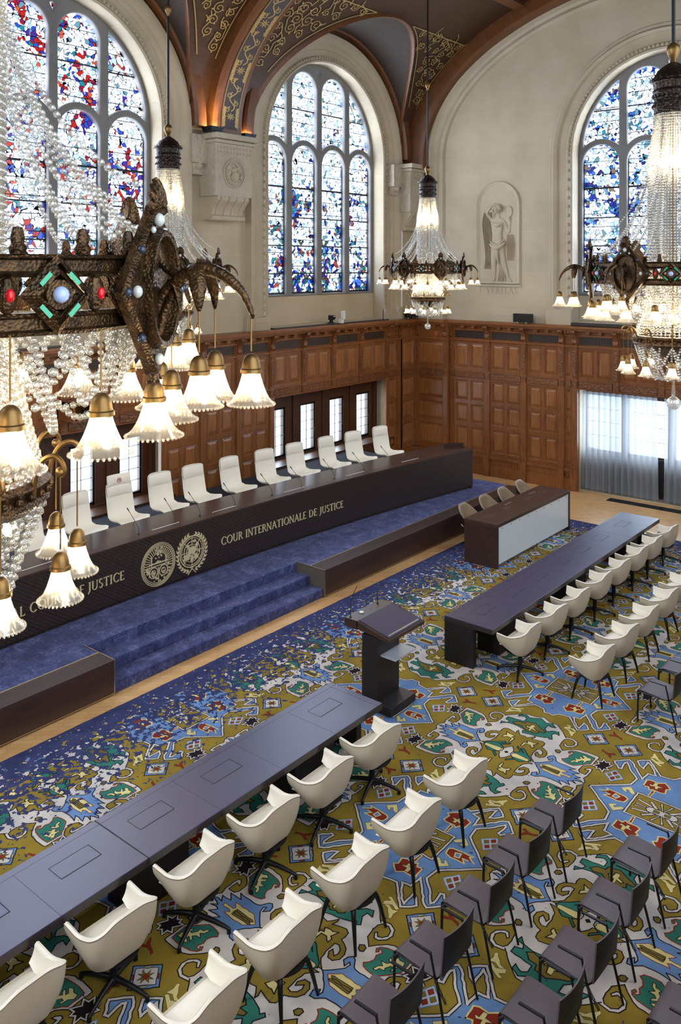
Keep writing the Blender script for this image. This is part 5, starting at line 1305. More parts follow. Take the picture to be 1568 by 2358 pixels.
for co, no in (((RX1, 0, 0), (1, 0, 0)), ((RX0, 0, 0), (-1, 0, 0)), ((0, RY1, 0), (0, 1, 0)), ((0, RY0, 0), (0, -1, 0))):
    bmesh.ops.bisect_plane(bm, geom=bm.verts[:]+bm.edges[:]+bm.faces[:], plane_co=co, plane_no=no, clear_outer=True)
for f in bm.faces:
    if f.normal.z < 0: f.normal_flip()
# the rug body itself
def add_box(bm, x0, x1, y0, y1, z0, z1, mi):
    vs = [bm.verts.new((x, y, z)) for z in (z0, z1) for y in (y0, y1) for x in (x0, x1)]
    for f in ((0, 2, 3, 1), (4, 5, 7, 6), (0, 1, 5, 4), (2, 6, 7, 3), (0, 4, 6, 2), (1, 3, 7, 5)):
        bm.faces.new([vs[k] for k in f]).material_index = mi
add_box(bm, RX0, RX1, RY0, RY1, 0, .004, OL)
bm.to_mesh(me); bm.free()
rug = bpy.data.objects.new('rug', me); COL.objects.link(rug)
tag(rug, 'large olive, white and blue oriental patterned rug dissolving into navy towards the dais', 'rug')

# ================================================================== armchairs of the parties
ZB = .010
def shell(r, m_out, m_in, w_, back, front, ztip, zmid, zback, zbot, rc=.17, th=.035, tiplift=.0, tp=.74):
    def plan(t, w, yb, yf, c):
        """t 0..1 from the left arm tip round the back to the right arm tip"""
        L1 = yf-yb-c; L2 = pi*c/2; L3 = 2*(w-c); tot = 2*L1+2*L2+L3; s = t*tot
        if s < L1: return (-w, yf-s), 0
        s -= L1
        if s < L2: a = s/c; return (-w+c-c*cos(a), yb+c-c*sin(a)), 1
        s -= L2
        if s < L3: return (-w+c+s, yb), 2
        s -= L3
        if s < L2: a = s/c; return (w-c+c*sin(a), yb+c-c*cos(a)), 3
        s -= L2; return (w, yb+c+s), 4
    n = 44; O, I_ = [], []
    def rimz(t):
        e = 1-abs(2*t-1)      # 0 at tips, 1 at the back centre
        if e < .22: return ztip+(zmid-ztip)*(e/.22)
        u = min(1, (e-.22)/.66); u = u*u*(3-2*u); return zmid+(zback-zmid)*u
    for i in range(n+1):
        t = i/n; zr = rimz(t); o = []; q = []
        for j in range(8):
            v = j/7; k = 1-(1-v)**2.2
            (x, y), _ = plan(t, w_*(tp+(1-tp)*k), back*(.72+.28*k), front*(.93+.07*k), rc*(1.35-.35*k))
            zb_ = zbot+tiplift*max(0, (abs(2*t-1)-.45)/.55)**1.3; o.append((x, y, zb_+(zr-zb_)*v))
        for j in range(7):
            v = 1-j/6; k = 1-(1-v)**2.2
            (x, y), _ = plan(t, w_*(tp+(1-tp)*k)-th, back*(.72+.28*k)+th, front*(.93+.07*k)-.004, max(.05, rc*(1.35-.35*k)-th))
            zb_ = zbot+.05+tiplift*max(0, (abs(2*t-1)-.45)/.55)**1.3; q.append((x, y, zb_+(zr-.004-zb_)*v))
        (xm, ym), _ = plan(t, w_-th*.5, back+th*.5, front-.002, rc-th*.5)
        O.append(o); I_.append([(xm, ym, zr+.010)]+q)
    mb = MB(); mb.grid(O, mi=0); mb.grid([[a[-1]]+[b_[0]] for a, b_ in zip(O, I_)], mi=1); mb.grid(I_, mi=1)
    for k in (0, -1):      # close the arm tips
        mb.add(O[k]+I_[k][::-1], [tuple(range(len(O[k])+len(I_[k])))], 0)
    bot = [o[0] for o in O]; mb.add(bot, [tuple(range(len(bot)))], 0)
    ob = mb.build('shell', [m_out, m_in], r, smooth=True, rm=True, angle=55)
    # welt along the rim
    mb = MB(); mb.tube([(o[-1][0]*1.003, o[-1][1]*1.003, o[-1][2]-.004) for o in O], .0038, 6); mb.build('piping', 'welt', ob, smooth=True)
    return O
def armchair(swivel):
    r = empty('armchair')
    shell(r, 'arm_leather_shaded', 'arm_leather', .352, -.25, .235,   .685, .665, .815, .385, rc=.12, th=.045, tiplift=.14, tp=.82)
    mb = MB(); P = []
    for j in range(9):
        v = j/8; row = []
        for i in range(13):
            t = -1+i/6; e = 1-max(abs(t), abs(2*v-1))**6
            row.append((.292*t*(.78+.22*min(1, v*2.2)), -.17+.39*v, .50+.04*e**.5 if e > 0 else .50))
        P.append(row)
    mb.grid(P); lo = lambda p: (p[0]*.60, p[1]*.5+.0, .475)
    mb.grid([P[0], [lo(p) for p in P[0]]]); mb.grid([P[-1], [lo(p) for p in P[-1]]])
    mb.grid([[rw[0] for rw in P], [lo(rw[0]) for rw in P]]); mb.grid([[rw[-1] for rw in P], [lo(rw[-1]) for rw in P]])
    mb.build('seat', 'arm_leather', r, smooth=True, rm=True, angle=60)
    mb = MB(); mb.lathe([(0, .335), (.18, .335), (.235, .375), (.0, .385)], 24); mb.build('underplate', 'black_metal', r, smooth=True, angle=30)
    if swivel:
        mb = MB(); mb.cyl((0, 0, .32), (0, 0, .08), .036, .036, 14); mb.sphere((0, 0, .09), .05, 12, 6); mb.build('column', 'black_metal', r, smooth=True, angle=40)
        for k in range(4):
            a = radians(20)+k*pi/2; c, s = cos(a), sin(a)
            m_ = MB(); m_.tube([(0, 0, .115), (.18*c, .18*s, .095), (.34*c, .34*s, .055), (.355*c, .355*s, .04)], [.030, .024, .017, .014], 8)
            m_.cyl((.35*c, .35*s, .045), (.35*c, .35*s, ZB), .020, .022, 10); m_.build('leg', 'black_metal', r, smooth=True, angle=50)
    else:
        for sx in (-1, 1):
            for sy in (-1, 1):
                m_ = MB(); m_.tube([(sx*.12, sy*.10, .365), (sx*.165, sy*.15, .34), (sx*.20, sy*.19, .22), (sx*.235, sy*.235, ZB)], [.02, .026, .021, .013], 8)
                m_.build('leg', 'black_metal', r, smooth=True, angle=50)
    return r
sw = armchair(True); st = armchair(False)
used = set()
def place(proto, x, y, rz, lb, grp, cat='chair'):
    if proto.name not in used: used.add(proto.name); o = proto
    else: o = copy_tree(proto)
    o.location = (x, y, 0); o.rotation_euler = (0, 0, rz); tag(o, lb, cat, grp); return o
N1 = ['cream swivel armchair nearest the lectern, at the end of the left table', 'cream swivel armchair, second from the lectern at the left table', 'cream swivel armchair, third from the lectern at the left table', 'cream swivel armchair right of the black table joint, fourth from the lectern',
      'cream swivel armchair left of the black table joint, fifth from the lectern', 'cream swivel armchair in the lower left corner of the picture, at the left table']
for i, (x, lb) in enumerate(zip((8.49, 7.54, 6.60, 5.63, 4.66, 3.72), N1)): place(sw, x, 6.44, radians((-2, 1, 0, 2, -1, 1)[i]), lb, 'swivel armchairs at the left table')
N2 = ['cream swivel armchair nearest the lectern at the right table', 'cream swivel armchair, second from the near end of the right table', 'cream swivel armchair, third from the near end of the right table', 'cream swivel armchair, fourth from the near end of the right table',
      'cream swivel armchair, fifth from the near end of the right table', 'cream swivel armchair, sixth from the near end of the right table', 'cream swivel armchair, seventh from the near end, before the parquet', 'cream swivel armchair at the far end of the right table']
for i, (x, lb) in enumerate(zip((12.39, 13.37, 14.31, 15.34, 16.25, 17.22, 18.08, 19.05), N2)): place(sw, x, 6.44, radians((1, -2, 0, 2, -1, 1, 0, -2)[i]), lb, 'swivel armchairs at the right table')
N3 = ['cream four-legged armchair at the right end of the left second row', 'cream four-legged armchair, second from the right in the left second row', 'cream four-legged armchair, third from the right in the left second row', 'cream four-legged armchair, fourth from the right in the left second row',
      'cream four-legged armchair, fifth from the right in the left second row', 'cream four-legged armchair peeking in at the bottom edge left']
for i, (x, lb) in enumerate(zip((8.50, 7.52, 6.56, 5.54, 4.61, 3.66), N3)): place(st, x, 5.22, radians((0, 1, -1, 0, 2, 0)[i]), lb, 'four-legged armchairs behind the left table')
N4 = ['cream four-legged armchair nearest the camera in the right second row', 'cream four-legged armchair, second in the right second row', 'cream four-legged armchair, third in the right second row', 'cream four-legged armchair, fourth in the right second row, at the picture edge', 'cream four-legged armchair farthest along the right second row']
for i, (x, lb) in enumerate(zip((12.37, 13.34, 14.30, 15.28, 16.2), N4)): place(st, x, 5.22, radians((0, -1, 1, 0, 1)[i]), lb, 'four-legged armchairs behind the right table')
# tub chairs at the registrar desk
def tub():
    r = empty('tub_chair')
    shell(r, 'taupe_out', 'taupe', .325, -.28, .24, .60, .63, .90, .34, rc=.27, th=.03)
    mb = MB(); mb.lathe([(0, .40), (.20, .40), (.25, .43), (.22, .46), (0, .465)], 20); mb.build('seat', 'taupe', r, smooth=True)
    mb = MB(); mb.cyl((0, 0, .36), (0, 0, .08), .03, .03, 10)
    for k in range(4):
        a = pi/4+k*pi/2; mb.tube([(0, 0, .09), (.26*cos(a), .26*sin(a), ZB+.008)], [.02, .012], 6)
    mb.build('pedestal', 'black_metal', r); return r
tb = tub()
for i, (x, lb) in enumerate(zip((17.42, 18.36, 19.27, 20.2), ['taupe tub chair nearest the camera behind the registrar desk', 'second taupe tub chair behind the registrar desk', 'third taupe tub chair behind the registrar desk', 'taupe tub chair at the far end of the registrar desk'])):
    place(tb, x, 10.30, pi+radians((3, -2, 0, 4)[i]), lb, 'tub chairs behind the registrar desk')

# stacking chairs for the public
def stacker():
    r = empty('stacking_chair')
    mb = MB(); pr = [(.245, .375), (.262, .40), (.262, .43), (.245, .452), (.20, .462), (.05, .452), (-.10, .440), (-.19, .445), (-.225, .475), (-.235, .51)]
    W_ = .235; P = [[(-W_+2*W_*i/8, y, z-.008*(1-(2*i/8-1)**2)) for i in range(9)] for y, z in pr]
    mb.grid(P); mb.grid([[(x, y-(.012 if k < 2 else 0)+(-.012 if k > 6 else 0), z-(.012 if 1 < k < 8 else .0)) for x, y, z in rw] for k, rw in enumerate(P)])
    mb.build('seat', 'stack_seat', r, smooth=True, rm=True)
    mb = MB(); F = []; B = []
    for j in range(8):
        v = j/7; z = .47+.355*v; y = -.232-.030*v
        F.append([(-W_+2*W_*i/10, y-.035*(1-(2*i/10-1)**2)*min(1, v*1.5+.2), z) for i in range(11)])
        B.append([(x, y2-.013, z2) for x, y2, z2 in F[-1]])
    mb.grid(F, mi=0); mb.grid(B, mi=1); mb.grid([F[-1], B[-1]], mi=0); mb.grid([F[0], B[0]], mi=1)
    mb.grid([[f[0] for f in F], [b_[0] for b_ in B]], mi=0); mb.grid([[f[-1] for f in F], [b_[-1] for b_ in B]], mi=0)
    mb.build('backrest', ['stack_seat', 'stack_back'], r, smooth=True, angle=50)
    for sx in (-1, 1):
        m_ = MB(); m_.tube([(sx*.225, .215, .435), (sx*.235, .235, .415), (sx*.24, .245, .38), (sx*.245, .25, ZB)], [.012, .014, .014, .012], 8); m_.build('leg', 'black_metal', r, smooth=True, angle=50)
        m_ = MB(); m_.tube([(sx*.225, -.16, .435), (sx*.235, -.20, .40), (sx*.25, -.30, ZB)], [.012, .013, .011], 8); m_.build('leg', 'black_metal', r, smooth=True, angle=50)
        m_ = MB(); m_.tube([(sx*.225, .215, .43), (sx*.225, -.16, .43)], .011, 6)
        m_.build('seat_rail', 'black_metal', r, smooth=True)
    for sx in (-1, 1):
        m_ = MB(); m_.box(sx*.247-.014, sx*.247+.013, -.15, .07, .632, .646); m_.build('armrest', 'black_metal', r, bev=.003)
        m_ = MB(); m_.tube([(sx*.247, -.145, .634), (sx*.250, -.155, .60), (sx*.244, -.19, .44)], .011, 6); m_.build('arm_bracket', 'black_metal', r)
    m_ = MB(); m_.tube([(-.25+.0*i+.012*cos(i*1.5), -.19-.0016*i+.012*sin(i*1.5), .44-.0022*i) for i in range(70)], .0035, 4, cap=False); m_.build('coiled_cable', 'black_plastic', r)
    return r
sk = stacker()
ST = [(8.74, 4.17, 'aubergine stacking chair at the right end of the first public row'), (7.95, 4.17, 'aubergine stacking chair, second from the right in the first public row'), (7.16, 4.17, 'aubergine stacking chair, third from the right in the first public row'),
      (6.39, 4.17, 'aubergine stacking chair, fourth from the right in the first public row'), (5.61, 4.17, 'aubergine stacking chair at the bottom edge, fifth in the first public row'), (4.83, 4.17, 'aubergine stacking chair, sixth in the first public row'),
      (8.76, 3.15, 'aubergine stacking chair at the right end of the second public row'), (7.95, 3.15, 'aubergine stacking chair, second from the right in the second public row'), (7.15, 3.15, 'aubergine stacking chair, third from the right in the second public row'), (6.42, 3.15, 'aubergine stacking chair, fourth from the right in the second public row'),
      (7.13, 2.2, 'aubergine stacking chair at the lower right corner, third public row'), (12.36, 4.2, 'aubergine stacking chair behind the right armchairs, nearest the camera'), (13.2, 4.2, 'aubergine stacking chair behind the right armchairs, at the picture edge')]
for x, y, lb in ST: place(sk, x, y, radians(random.uniform(-1.5, 1.5)), lb, 'stacking chairs for the public')

# ================================================================== things along the ledges
def wallbox(x, y, z, rz, lb):
    r = empty('loudspeaker', (x, y, z), rz); tag(r, lb, 'loudspeaker', 'black loudspeakers on the cornice')
    mb = MB(); mb.box(-.28, .28, -.10, .10, .03, .29); mb.build('cabinet', 'black_plastic', r, bev=.006)
    mb = MB(); mb.box(-.285, -.28, -.10, .10, .03, .29); mb.build('side_panel', 'steel', r)
    for sx in (-1, 1): m_ = MB(); m_.cyl((sx*.14, -.06, 0), (sx*.14, -.06, .03), .02, .02, 8); m_.cyl((sx*.14, -.11, .035), (sx*.14, -.09, .035), .018, .018, 8); m_.build('foot', 'steel', r)
wallbox(23.28, 12.0, 4.755, pi/2+pi, 'black loudspeaker on the cornice right of the relief'); wallbox(23.2, 15.95, 4.755, pi, 'black loudspeaker on the cornice in the corner of the room')
mb = MB(); mb.lathe([(0, 0), (.10, 0), (.10, .03), (.05, .05), (.06, .1), (0, .1)], 12); mb.box(-.07, .07, -.08, .06, .1, .24); mb.cyl((0, -.14, .17), (0, -.08, .17), .04, .05, 12)
o = mb.build('surveillance_camera', 'black_plastic', loc=(19.25, 16.1, 4.79)); tag(o, 'small black camera on the tiled window ledge', 'camera')
mb = MB(); mb.box(-.07, .07, -.05, .05, 0, .12); mb.box(-.05, .05, -.12, -.03, .12, .36); mb.cyl((0, -.13, .3), (0, -.12, .3), .02, .02, 8)
o = mb.build('sensor_box', 'white_plastic', loc=(19.5, 15.93, 4.79), bev=.008); tag(o, 'small white sensor box on the window ledge beside the black camera', 'sensor')
mb = MB(); mb.tube([(0, 0, 0), (0, 0, 1.0), (.02, 0, 2.62)], .05, 14); mb.sphere((.02, 0, 2.62), .05, 12, 6)
o = mb.build('tube_light', 'white_plastic', loc=(22.75, 16.08, 5.15), smooth=True); tag(o, 'long white cylindrical wall fitting behind the far chandelier', 'wall light')
mb = MB(); mb.tube([(0, 0, 0), (0, -.0, .3), (-.08, -.02, .34), (-.14, -.02, .2), (-.14, .0, .36)], .008, 6, cap=False); o = mb.build('cable', 'white_plastic', loc=(22.65, 16.08, 4.78)); tag(o, 'thin pale cable hanging below the white wall fitting', 'cable')
r = empty('projector_shelf', (10.45, 15.9, 3.3)); tag(r, 'wooden box shelf on the panelling with a dark projector lamp', 'shelf')
mb = MB(); mb.box(-.35, .35, -.6, .0, .3, .36); mb.box(-.35, -.31, -.6, 0, 0, .36); mb.box(.31, .35, -.6, 0, 0, .36); mb.box(-.35, .35, -.05, 0, 0, .36); mb.box(-.35, .35, -.6, 0, -.03, .0); mb.build('box', 'oak', r, bev=.004)
mb = MB(); mb.cyl((-.05, -.62, .12), (.05, -.80, .09), .09, .07, 14); mb.box(-.12, .1, -.62, -.5, .02, .2); mb.tube([(-.12, -.66, .2), (-.18, -.7, .12), (-.12, -.7, .02)], .015, 6); mb.build('lamp_head', 'black_plastic', r, smooth=True, angle=30)
# uplights on the corbels
for x, y, lb in ((rx2-.62, 15.75, 'small dark uplight box left of the rib foot'), (rx2+.72, 15.95, 'small dark uplight box right of the rib foot'), (rx1+.72, 15.95, 'small dark uplight box near the left rib')):
    r = empty('uplight', (x, y, 9.74)); tag(r, lb, 'uplight', 'uplights on the corbels')
    mb = MB(); mb.hexa([(-.17, -.14, 0), (.17, -.14, 0), (.17, .14, 0), (-.17, .14, 0), (-.21, -.18, .14), (.21, -.18, .14), (.21, .18, .14), (-.21, .18, .14)]); mb.build('housing', 'rod', r)
    mb = MB(); mb.box(-.13, .13, -.10, .10, .141, .146); mb.build('lens', 'spot', r)
    lp = bpy.data.lights.new('uplight_beam', 'SPOT'); lp.energy = 60; lp.color = (1, .66, .28); lp.spot_size = radians(100); lp.spot_blend = .8; lp.shadow_soft_size = .08
    lo_ = bpy.data.objects.new('uplight_beam', lp); COL.objects.link(lo_); lo_.parent = r; lo_.location = (0, 0, .16); lo_.rotation_euler = (pi, 0, 0)
for i, x in enumerate((16.9, 18.1)):
    mb = MB(); mb.box(-.2, .2, -.2, .2, 0, .12); o = mb.build('track_spotlight', 'white_plastic' if i else 'black_plastic', loc=(20.6+i*.9, 8.9-i*.4, vz(8.9-i*.4)-.30)); tag(o, ('grey' if i else 'dark')+' spotlight box fixed under the crown of the vault', 'spotlight')
mb = MB(); mb.box(-.05, .05, -.012, 0, 0, .04); mb.cyl((-.02, -.018, .02), (-.02, -.012, .02), .012, .012, 8); mb.cyl((.02, -.018, .02), (.02, -.012, .02), .012, .012, 8)
mb.xf(lambda x, y, z: (y*1.0, x, z)); o = mb.build('wall_socket', 'black_plastic', loc=(WR-.15-.105, 10.72, .42)); tag(o, 'small dark double socket low on the panelling left of the curtain', 'socket')
# small red alarm on the corner panelling
mb = MB(); mb.box(-.04, .0, -.05, .05, 0, .1); mb.sphere((-.04, 0, -.02), .03, 8, 5); o = mb.build('alarm_lamp', mat('alarm_red', (.45, .08, .03), .4), loc=(WR-.33, 15.0, 4.25)); tag(o, 'tiny red alarm lamp high on the corner panelling', 'alarm')

# ================================================================== chandeliers
ico = bmesh.new(); bmesh.ops.create_icosphere(ico, subdivisions=1, radius=1.0)
IV = np.array([v.co[:] for v in ico.verts]); IF = np.array([[v.index for v in f.verts] for f in ico.faces]); ico.free()
def beads(name, pts, rad, parent, m='crystal'):
    pts = np.array(pts); rad = np.array(rad) if hasattr(rad, '__len__') else np.full(len(pts), rad)
    n, k = len(pts), len(IV)
    V = (pts[:, None, :]+IV[None]*rad[:, None, None]).reshape(-1, 3); Fc = (IF[None]+(np.arange(n)*k)[:, None, None]).reshape(-1, 3)
    me = bpy.data.meshes.new(name); me.vertices.add(len(V)); me.vertices.foreach_set('co', V.ravel())
    me.loops.add(Fc.size); me.loops.foreach_set('vertex_index', Fc.ravel().astype(np.int32))
    me.polygons.add(len(Fc)); me.polygons.foreach_set('loop_start', np.arange(0, Fc.size, 3, dtype=np.int32)); me.polygons.foreach_set('loop_total', np.full(len(Fc), 3, dtype=np.int32))
    me.update(calc_edges=True); me.materials.append(M[m]); me.polygons.foreach_set('use_smooth', [True]*len(me.polygons))
    o = bpy.data.objects.new(name, me); COL.objects.link(o); o.parent = parent; return o
def along(path, step):
    path = [np.array(p, float) for p in path]; out = []; carry = 0.0
    for a, b_ in zip(path[:-1], path[1:]):
        l_ = np.linalg.norm(b_-a); s = carry
        while s < l_: out.append(a+(b_-a)*s/l_); s += step
        carry = s-l_
    return out
ZC = 4.75
def chandelier():
    R0 = empty('chandelier'); Z = lambda z: z-ZC
    mb = MB(); mb.cyl((0, 0, Z(9.0)), (0, 0, Z(vz(12.8)+.1)), .022, .022, 10); mb.build('rod', 'rod', R0, smooth=True)
    mb = MB(); mb.lathe([(0, Z(11.42)), (.03, Z(11.42)), (.055, Z(11.38)), (.065, Z(11.33)), (.05, Z(11.28)), (.03, Z(11.25)), (.028, Z(11.2)), (0, Z(11.2))], 14)
    mb.lathe([(0, Z(9.16)), (.03, Z(9.16)), (.07, Z(9.12)), (.085, Z(9.07)), (.06, Z(9.0)), (.035, Z(8.96)), (.05, Z(8.90)), (0, Z(8.90))], 14); mb.build('knob', 'lamp_brass', R0, smooth=True)
    mb = MB(); mb.lathe([(.05, Z(8.92)), (.10, Z(8.89)), (.18, Z(8.83)), (.225, Z(8.75)), (.27, Z(8.72)), (.275, Z(8.70)), (.235, Z(8.69)), (.225, Z(8.60)), (.24, Z(8.585)), (.225, Z(8.57)), (.22, Z(8.45)), (.235, Z(8.43)), (.235, Z(8.38)), (.22, Z(8.36)), (.225, Z(8.31)), (.21, Z(8.30))], 36)
    for k in range(24):
        a = k*pi/12; c, s = cos(a), sin(a); mb.add([(.25*c-.022*s, .25*s+.022*c, Z(8.705)), (.25*c+.022*s, .25*s-.022*c, Z(8.705)), (.30*c, .30*s, Z(8.76))], [(0, 1, 2)])
        mb.sphere((.228*c, .228*s, Z(8.52)), .02, 6, 4); mb.sphere((.235*c, .235*s, Z(8.40)), .018, 6, 4)
    mb.build('crown_cap', 'bronze_black', R0, smooth=True, angle=40)
    # bead curtain, upper part
    pts = []; rr = random.Random(9)
    for k in range(54):
        a = 2*pi*k/54; rt, rb = .20, .285
        path = [((rt+(rb-rt)*min(1, i/6))*cos(a), (rt+(rb-rt)*min(1, i/6))*sin(a), Z(8.30)-(1.82)*i/20) for i in range(21)]; pts += along(path, .034)
    for k in range(12):      # an inner layer
        a = 2*pi*k/12+.1; pts += along([(.13*cos(a), .13*sin(a), Z(8.30)), (.2*cos(a), .2*sin(a), Z(6.55))], .034)
    for k in range(6):
        for j, da in enumerate((-24, -12, 0, 12, 24)):
            a0 = radians(k*60); a = a0+radians(da); re = .90; ze = Z(6.60 if da else 6.80); p = []
            for i in range(25):
                t = i/24; r_ = .22+(re-.22)*(t**2.3*.75+t*.25*t); z_ = Z(8.3)+(ze-Z(8.3))*(1-(1-t)**1.28); aa = a0+(a-a0)*t; p.append((r_*cos(aa), r_*sin(aa), z_))
            pts += along(p, .033)
    o = beads('bead_curtain', pts, .0165, R0); o['kind'] = 'stuff'
    # lower bead basket
    pts = []
    for k in range(54):
        a = 2*pi*k/54; path = []
        for i in range(15):
            t = i/14; path.append(((.285+.16*t**1.5)*cos(a), (.285+.16*t**1.5)*sin(a), Z(6.42)-.80*t))
        pts += along(path, .034)
    for k in range(18):      # festoons hanging from the ring
        a0, a1 = 2*pi*k/18, 2*pi*(k+1)/18
        for dp, rd in ((.16, .84), (.26, .80)):
            pts += along([((rd-.05*sin(pi*i/12))*cos(a0+(a1-a0)*i/12), (rd-.05*sin(pi*i/12))*sin(a0+(a1-a0)*i/12), Z(6.25)-dp*sin(pi*i/12)) for i in range(13)], .034)
    for k in range(36):
        a = 2*pi*k/36; pts += along([((.80-.07*i/5)*cos(a), (.80-.07*i/5)*sin(a), Z(6.28)-.05*i) for i in range(4)], .034)
    for k in range(12):      # bows between ring and basket
        a0, a1 = 2*pi*k/12, 2*pi*(k+1.5)/12
        pts += along([((.80-.42*i/14)*cos(a0+(a1-a0)*i/14), (.80-.42*i/14)*sin(a0+(a1-a0)*i/14), Z(6.22)-.30*sin(pi*i/14)-.10*i/14) for i in range(15)], .034)
    for k in range(12):      # swags under the basket
        a = 2*pi*k/12; b_ = 2*pi*(k+2)/12
        pts += along([(.44*cos(a)*(1-i/12)**.5*.98+.02, .44*sin(a)*(1-i/12)**.5*.98, Z(5.54)-.42*sin(pi*.5*i/12)) for i in range(12)], .034)
        pts += along([((.44-.10*sin(pi*i/12))*cos(a+(b_-a)*i/12), (.44-.10*sin(pi*i/12))*sin(a+(b_-a)*i/12), Z(5.54)-.26*sin(pi*i/12)) for i in range(13)], .034)
        pts += along([((.44-.14*sin(pi*i/12))*cos(a+(b_-a)*.7*i/12), (.44-.14*sin(pi*i/12))*sin(a+(b_-a)*.7*i/12), Z(5.54)-.40*sin(pi*i/12)) for i in range(13)], .034)
    o = beads('bead_basket', pts, .0165, R0); o['kind'] = 'stuff'
    # ring of two rails with pierced work between
    mb = MB()
    for z0, z1 in ((6.46, 6.535), (6.27, 6.345)):
        mb.lathe([(.895, Z(z0)), (.925, Z(z0)), (.935, Z(z0+.012)), (.915, Z(z0+.02)), (.915, Z(z1-.02)), (.935, Z(z1-.012)), (.925, Z(z1)), (.895, Z(z1)), (.895, Z(z0))], 96)
    for k in range(24):
        a = 2*pi*k/24+.13; c, s = cos(a), sin(a); mb.lathe([(0, 0), (.025, 0), (.03, .02), (.02, .035), (.024, .05), (.016, .085), (0, .09)], 8, (.91*c, .91*s, Z(6.535)))
    mb.build('ring_band', 'bronze', R0, smooth=True, angle=35)
    def tang(a, r, u, z, d=0.0): return ((r+d)*cos(a)-u*sin(a), (r+d)*sin(a)+u*cos(a), Z(z))
    for k in range(18):      # diamonds and ovals along the band
        a = 2*pi*k/18+pi/18; big = True
        m_ = MB()
        for (s0, s1) in ((.135, .105), (.10, .07)):
            P = [[tang(a, .93, q*s0*u, 6.403+q*s0*v, .0) for u, v in ((-1, 0), (0, -1), (1, 0), (0, 1))] for q in (1,)]
            A = [tang(a, .925, s0*u, 6.403+s0*v, .015) for u, v in ((-1, 0), (0, -1), (1, 0), (0, 1))]; B = [tang(a, .925, s1*u, 6.403+s1*v, .03) for u, v in ((-1, 0), (0, -1), (1, 0), (0, 1))]; C = [tang(a, .925, s1*u*.98, 6.403+s1*v*.98, .0) for u, v in ((-1, 0), (0, -1), (1, 0), (0, 1))]
            m_.grid([A, B, C], closev=True)
        m_.lathe([(0, .03), (.05, .03), (.06, .0), (0, -.01)], 10); 
        n0 = len(m_.v)
        nn = 4*3*2
        m_.v[nn:] = [tang(a, .925, x, 6.403+y, z) for x, y, z in m_.v[nn:]]
        m_.sphere(tang(a+pi/18, .925, 0, 6.403, .0), .034, 8, 5, sz=1.9)
        ob = m_.build('band_diamond', 'bronze', R0, smooth=True, angle=30)
        g = MB(); g.sphere(tang(a, .925, 0, 6.403, .035), .028, 10, 6); g.build('gem', 'blue_gem', ob, smooth=True)
        for u, v in ((-.052, .052), (.052, .052), (.052, -.052), (-.052, -.052)):
            g = MB(); sg = 1 if u*v > 0 else -1; q = [(-.026, -.008), (.026, -.008), (.026, .008), (-.026, .008)]
            g.add([tang(a, .925, u+(x*cos(pi/4)-y*sin(pi/4))*1.0 if sg < 0 else u+(x*cos(-pi/4)-y*sin(-pi/4)), 6.403+v+(x*sin(pi/4)+y*cos(pi/4) if sg < 0 else x*sin(-pi/4)+y*cos(-pi/4)), .034) for x, y in q], [(0, 1, 2, 3)]); g.build('gem', 'green_gem', ob)
        g = MB()
        g.sphere(tang(a+pi/18, .925, 0, 6.403, .028), .015, 10, 6, sz=1.5)
        g.build('gem', 'red_gem', ob, smooth=True)
    for k in range(6):
        a = radians(60*k)
        m_ = MB(); s0, s1 = .30, .335
        dia = lambda q, e: [tang(a, .93, q*s0*u, 6.405+q*s1*v, e) for u, v in ((-1, 0), (-.06, -.96), (.06, -.96), (1, 0), (.06, .96), (-.06, .96))]
        m_.grid([dia(1, 0), dia(1, .03), dia(.93, .045), dia(.80, .03), dia(.5, .05)], closev=True); m_.add(dia(.5, .05), [tuple(range(6))]); m_.add(dia(1, 0), [tuple(range(6))])
        ov = lambda q, e: [tang(a, .93, q*.13*cos(t*pi/12), 6.41+q*.20*sin(t*pi/12), e) for t in range(24)]
        m_.grid([ov(1.15, .03), ov(1.1, .08), ov(1.0, .075), ov(.92, .04), ov(.3, .03), ov(.01, .03)], closev=True)
        # shell crest on top and finial below
        for t in range(9):
            b_ = radians(-68+t*17); m_.tube([tang(a, .93, .02*sin(b_), 6.68, .02), tang(a, .93, .055*sin(b_), 6.68+.09*cos(b_), .045), tang(a, .93, .075*sin(b_), 6.68+.15*cos(b_), .03)], [.012, .018, .008], 5)
        for t in range(5):
            b_ = radians(-60+t*30); m_.tube([tang(a, .93, .02*sin(b_), 6.10, .02), tang(a, .93, .05*sin(b_), 6.10-.07*cos(b_), .035)], [.014, .006], 5)
        m_.lathe([(0, 0), (.02, .01), (.03, .04), (.018, .06), (.028, .08), (0, .09)], 8, tang(a, .93, 0, 5.98, .02))
        ob = m_.build('medallion', 'bronze', R0, smooth=True, angle=35)
        for u, v, r_ in ((-.20, 0, .019), (.20, 0, .019), (0, .265, .022), (0, -.26, .019), (-.055, .225, .011), (.055, .225, .011)): g = MB(); g.sphere(tang(a, .93, u, 6.405+v, .045), r_, 10, 6, sz=1.2); g.build('gem', 'white_gem', ob, smooth=True)
        for u, v in ((-.15, .15), (.15, .15), (-.15, -.17), (.15, -.17), (-.27, 0), (.27, 0)): g = MB(); g.sphere(tang(a, .93, u, 6.405+v, .04), .017, 8, 5); g.build('gem', 'dark_gem', ob, smooth=True)
        # leaf arm curling outwards
        m_ = MB(); c, s = cos(a), sin(a); pt = lambda r_, z, u=0: (r_*c-u*s, r_*s+u*c, Z(z))
        m_.tube([pt(.97, 6.32), pt(1.0, 6.40), pt(1.07, 6.46), pt(1.15, 6.485), pt(1.23, 6.46), pt(1.30, 6.40), pt(1.335, 6.33), pt(1.34, 6.30)], [.02, .025, .03, .034, .028, .02, .014, .006], 10, flat=.8)
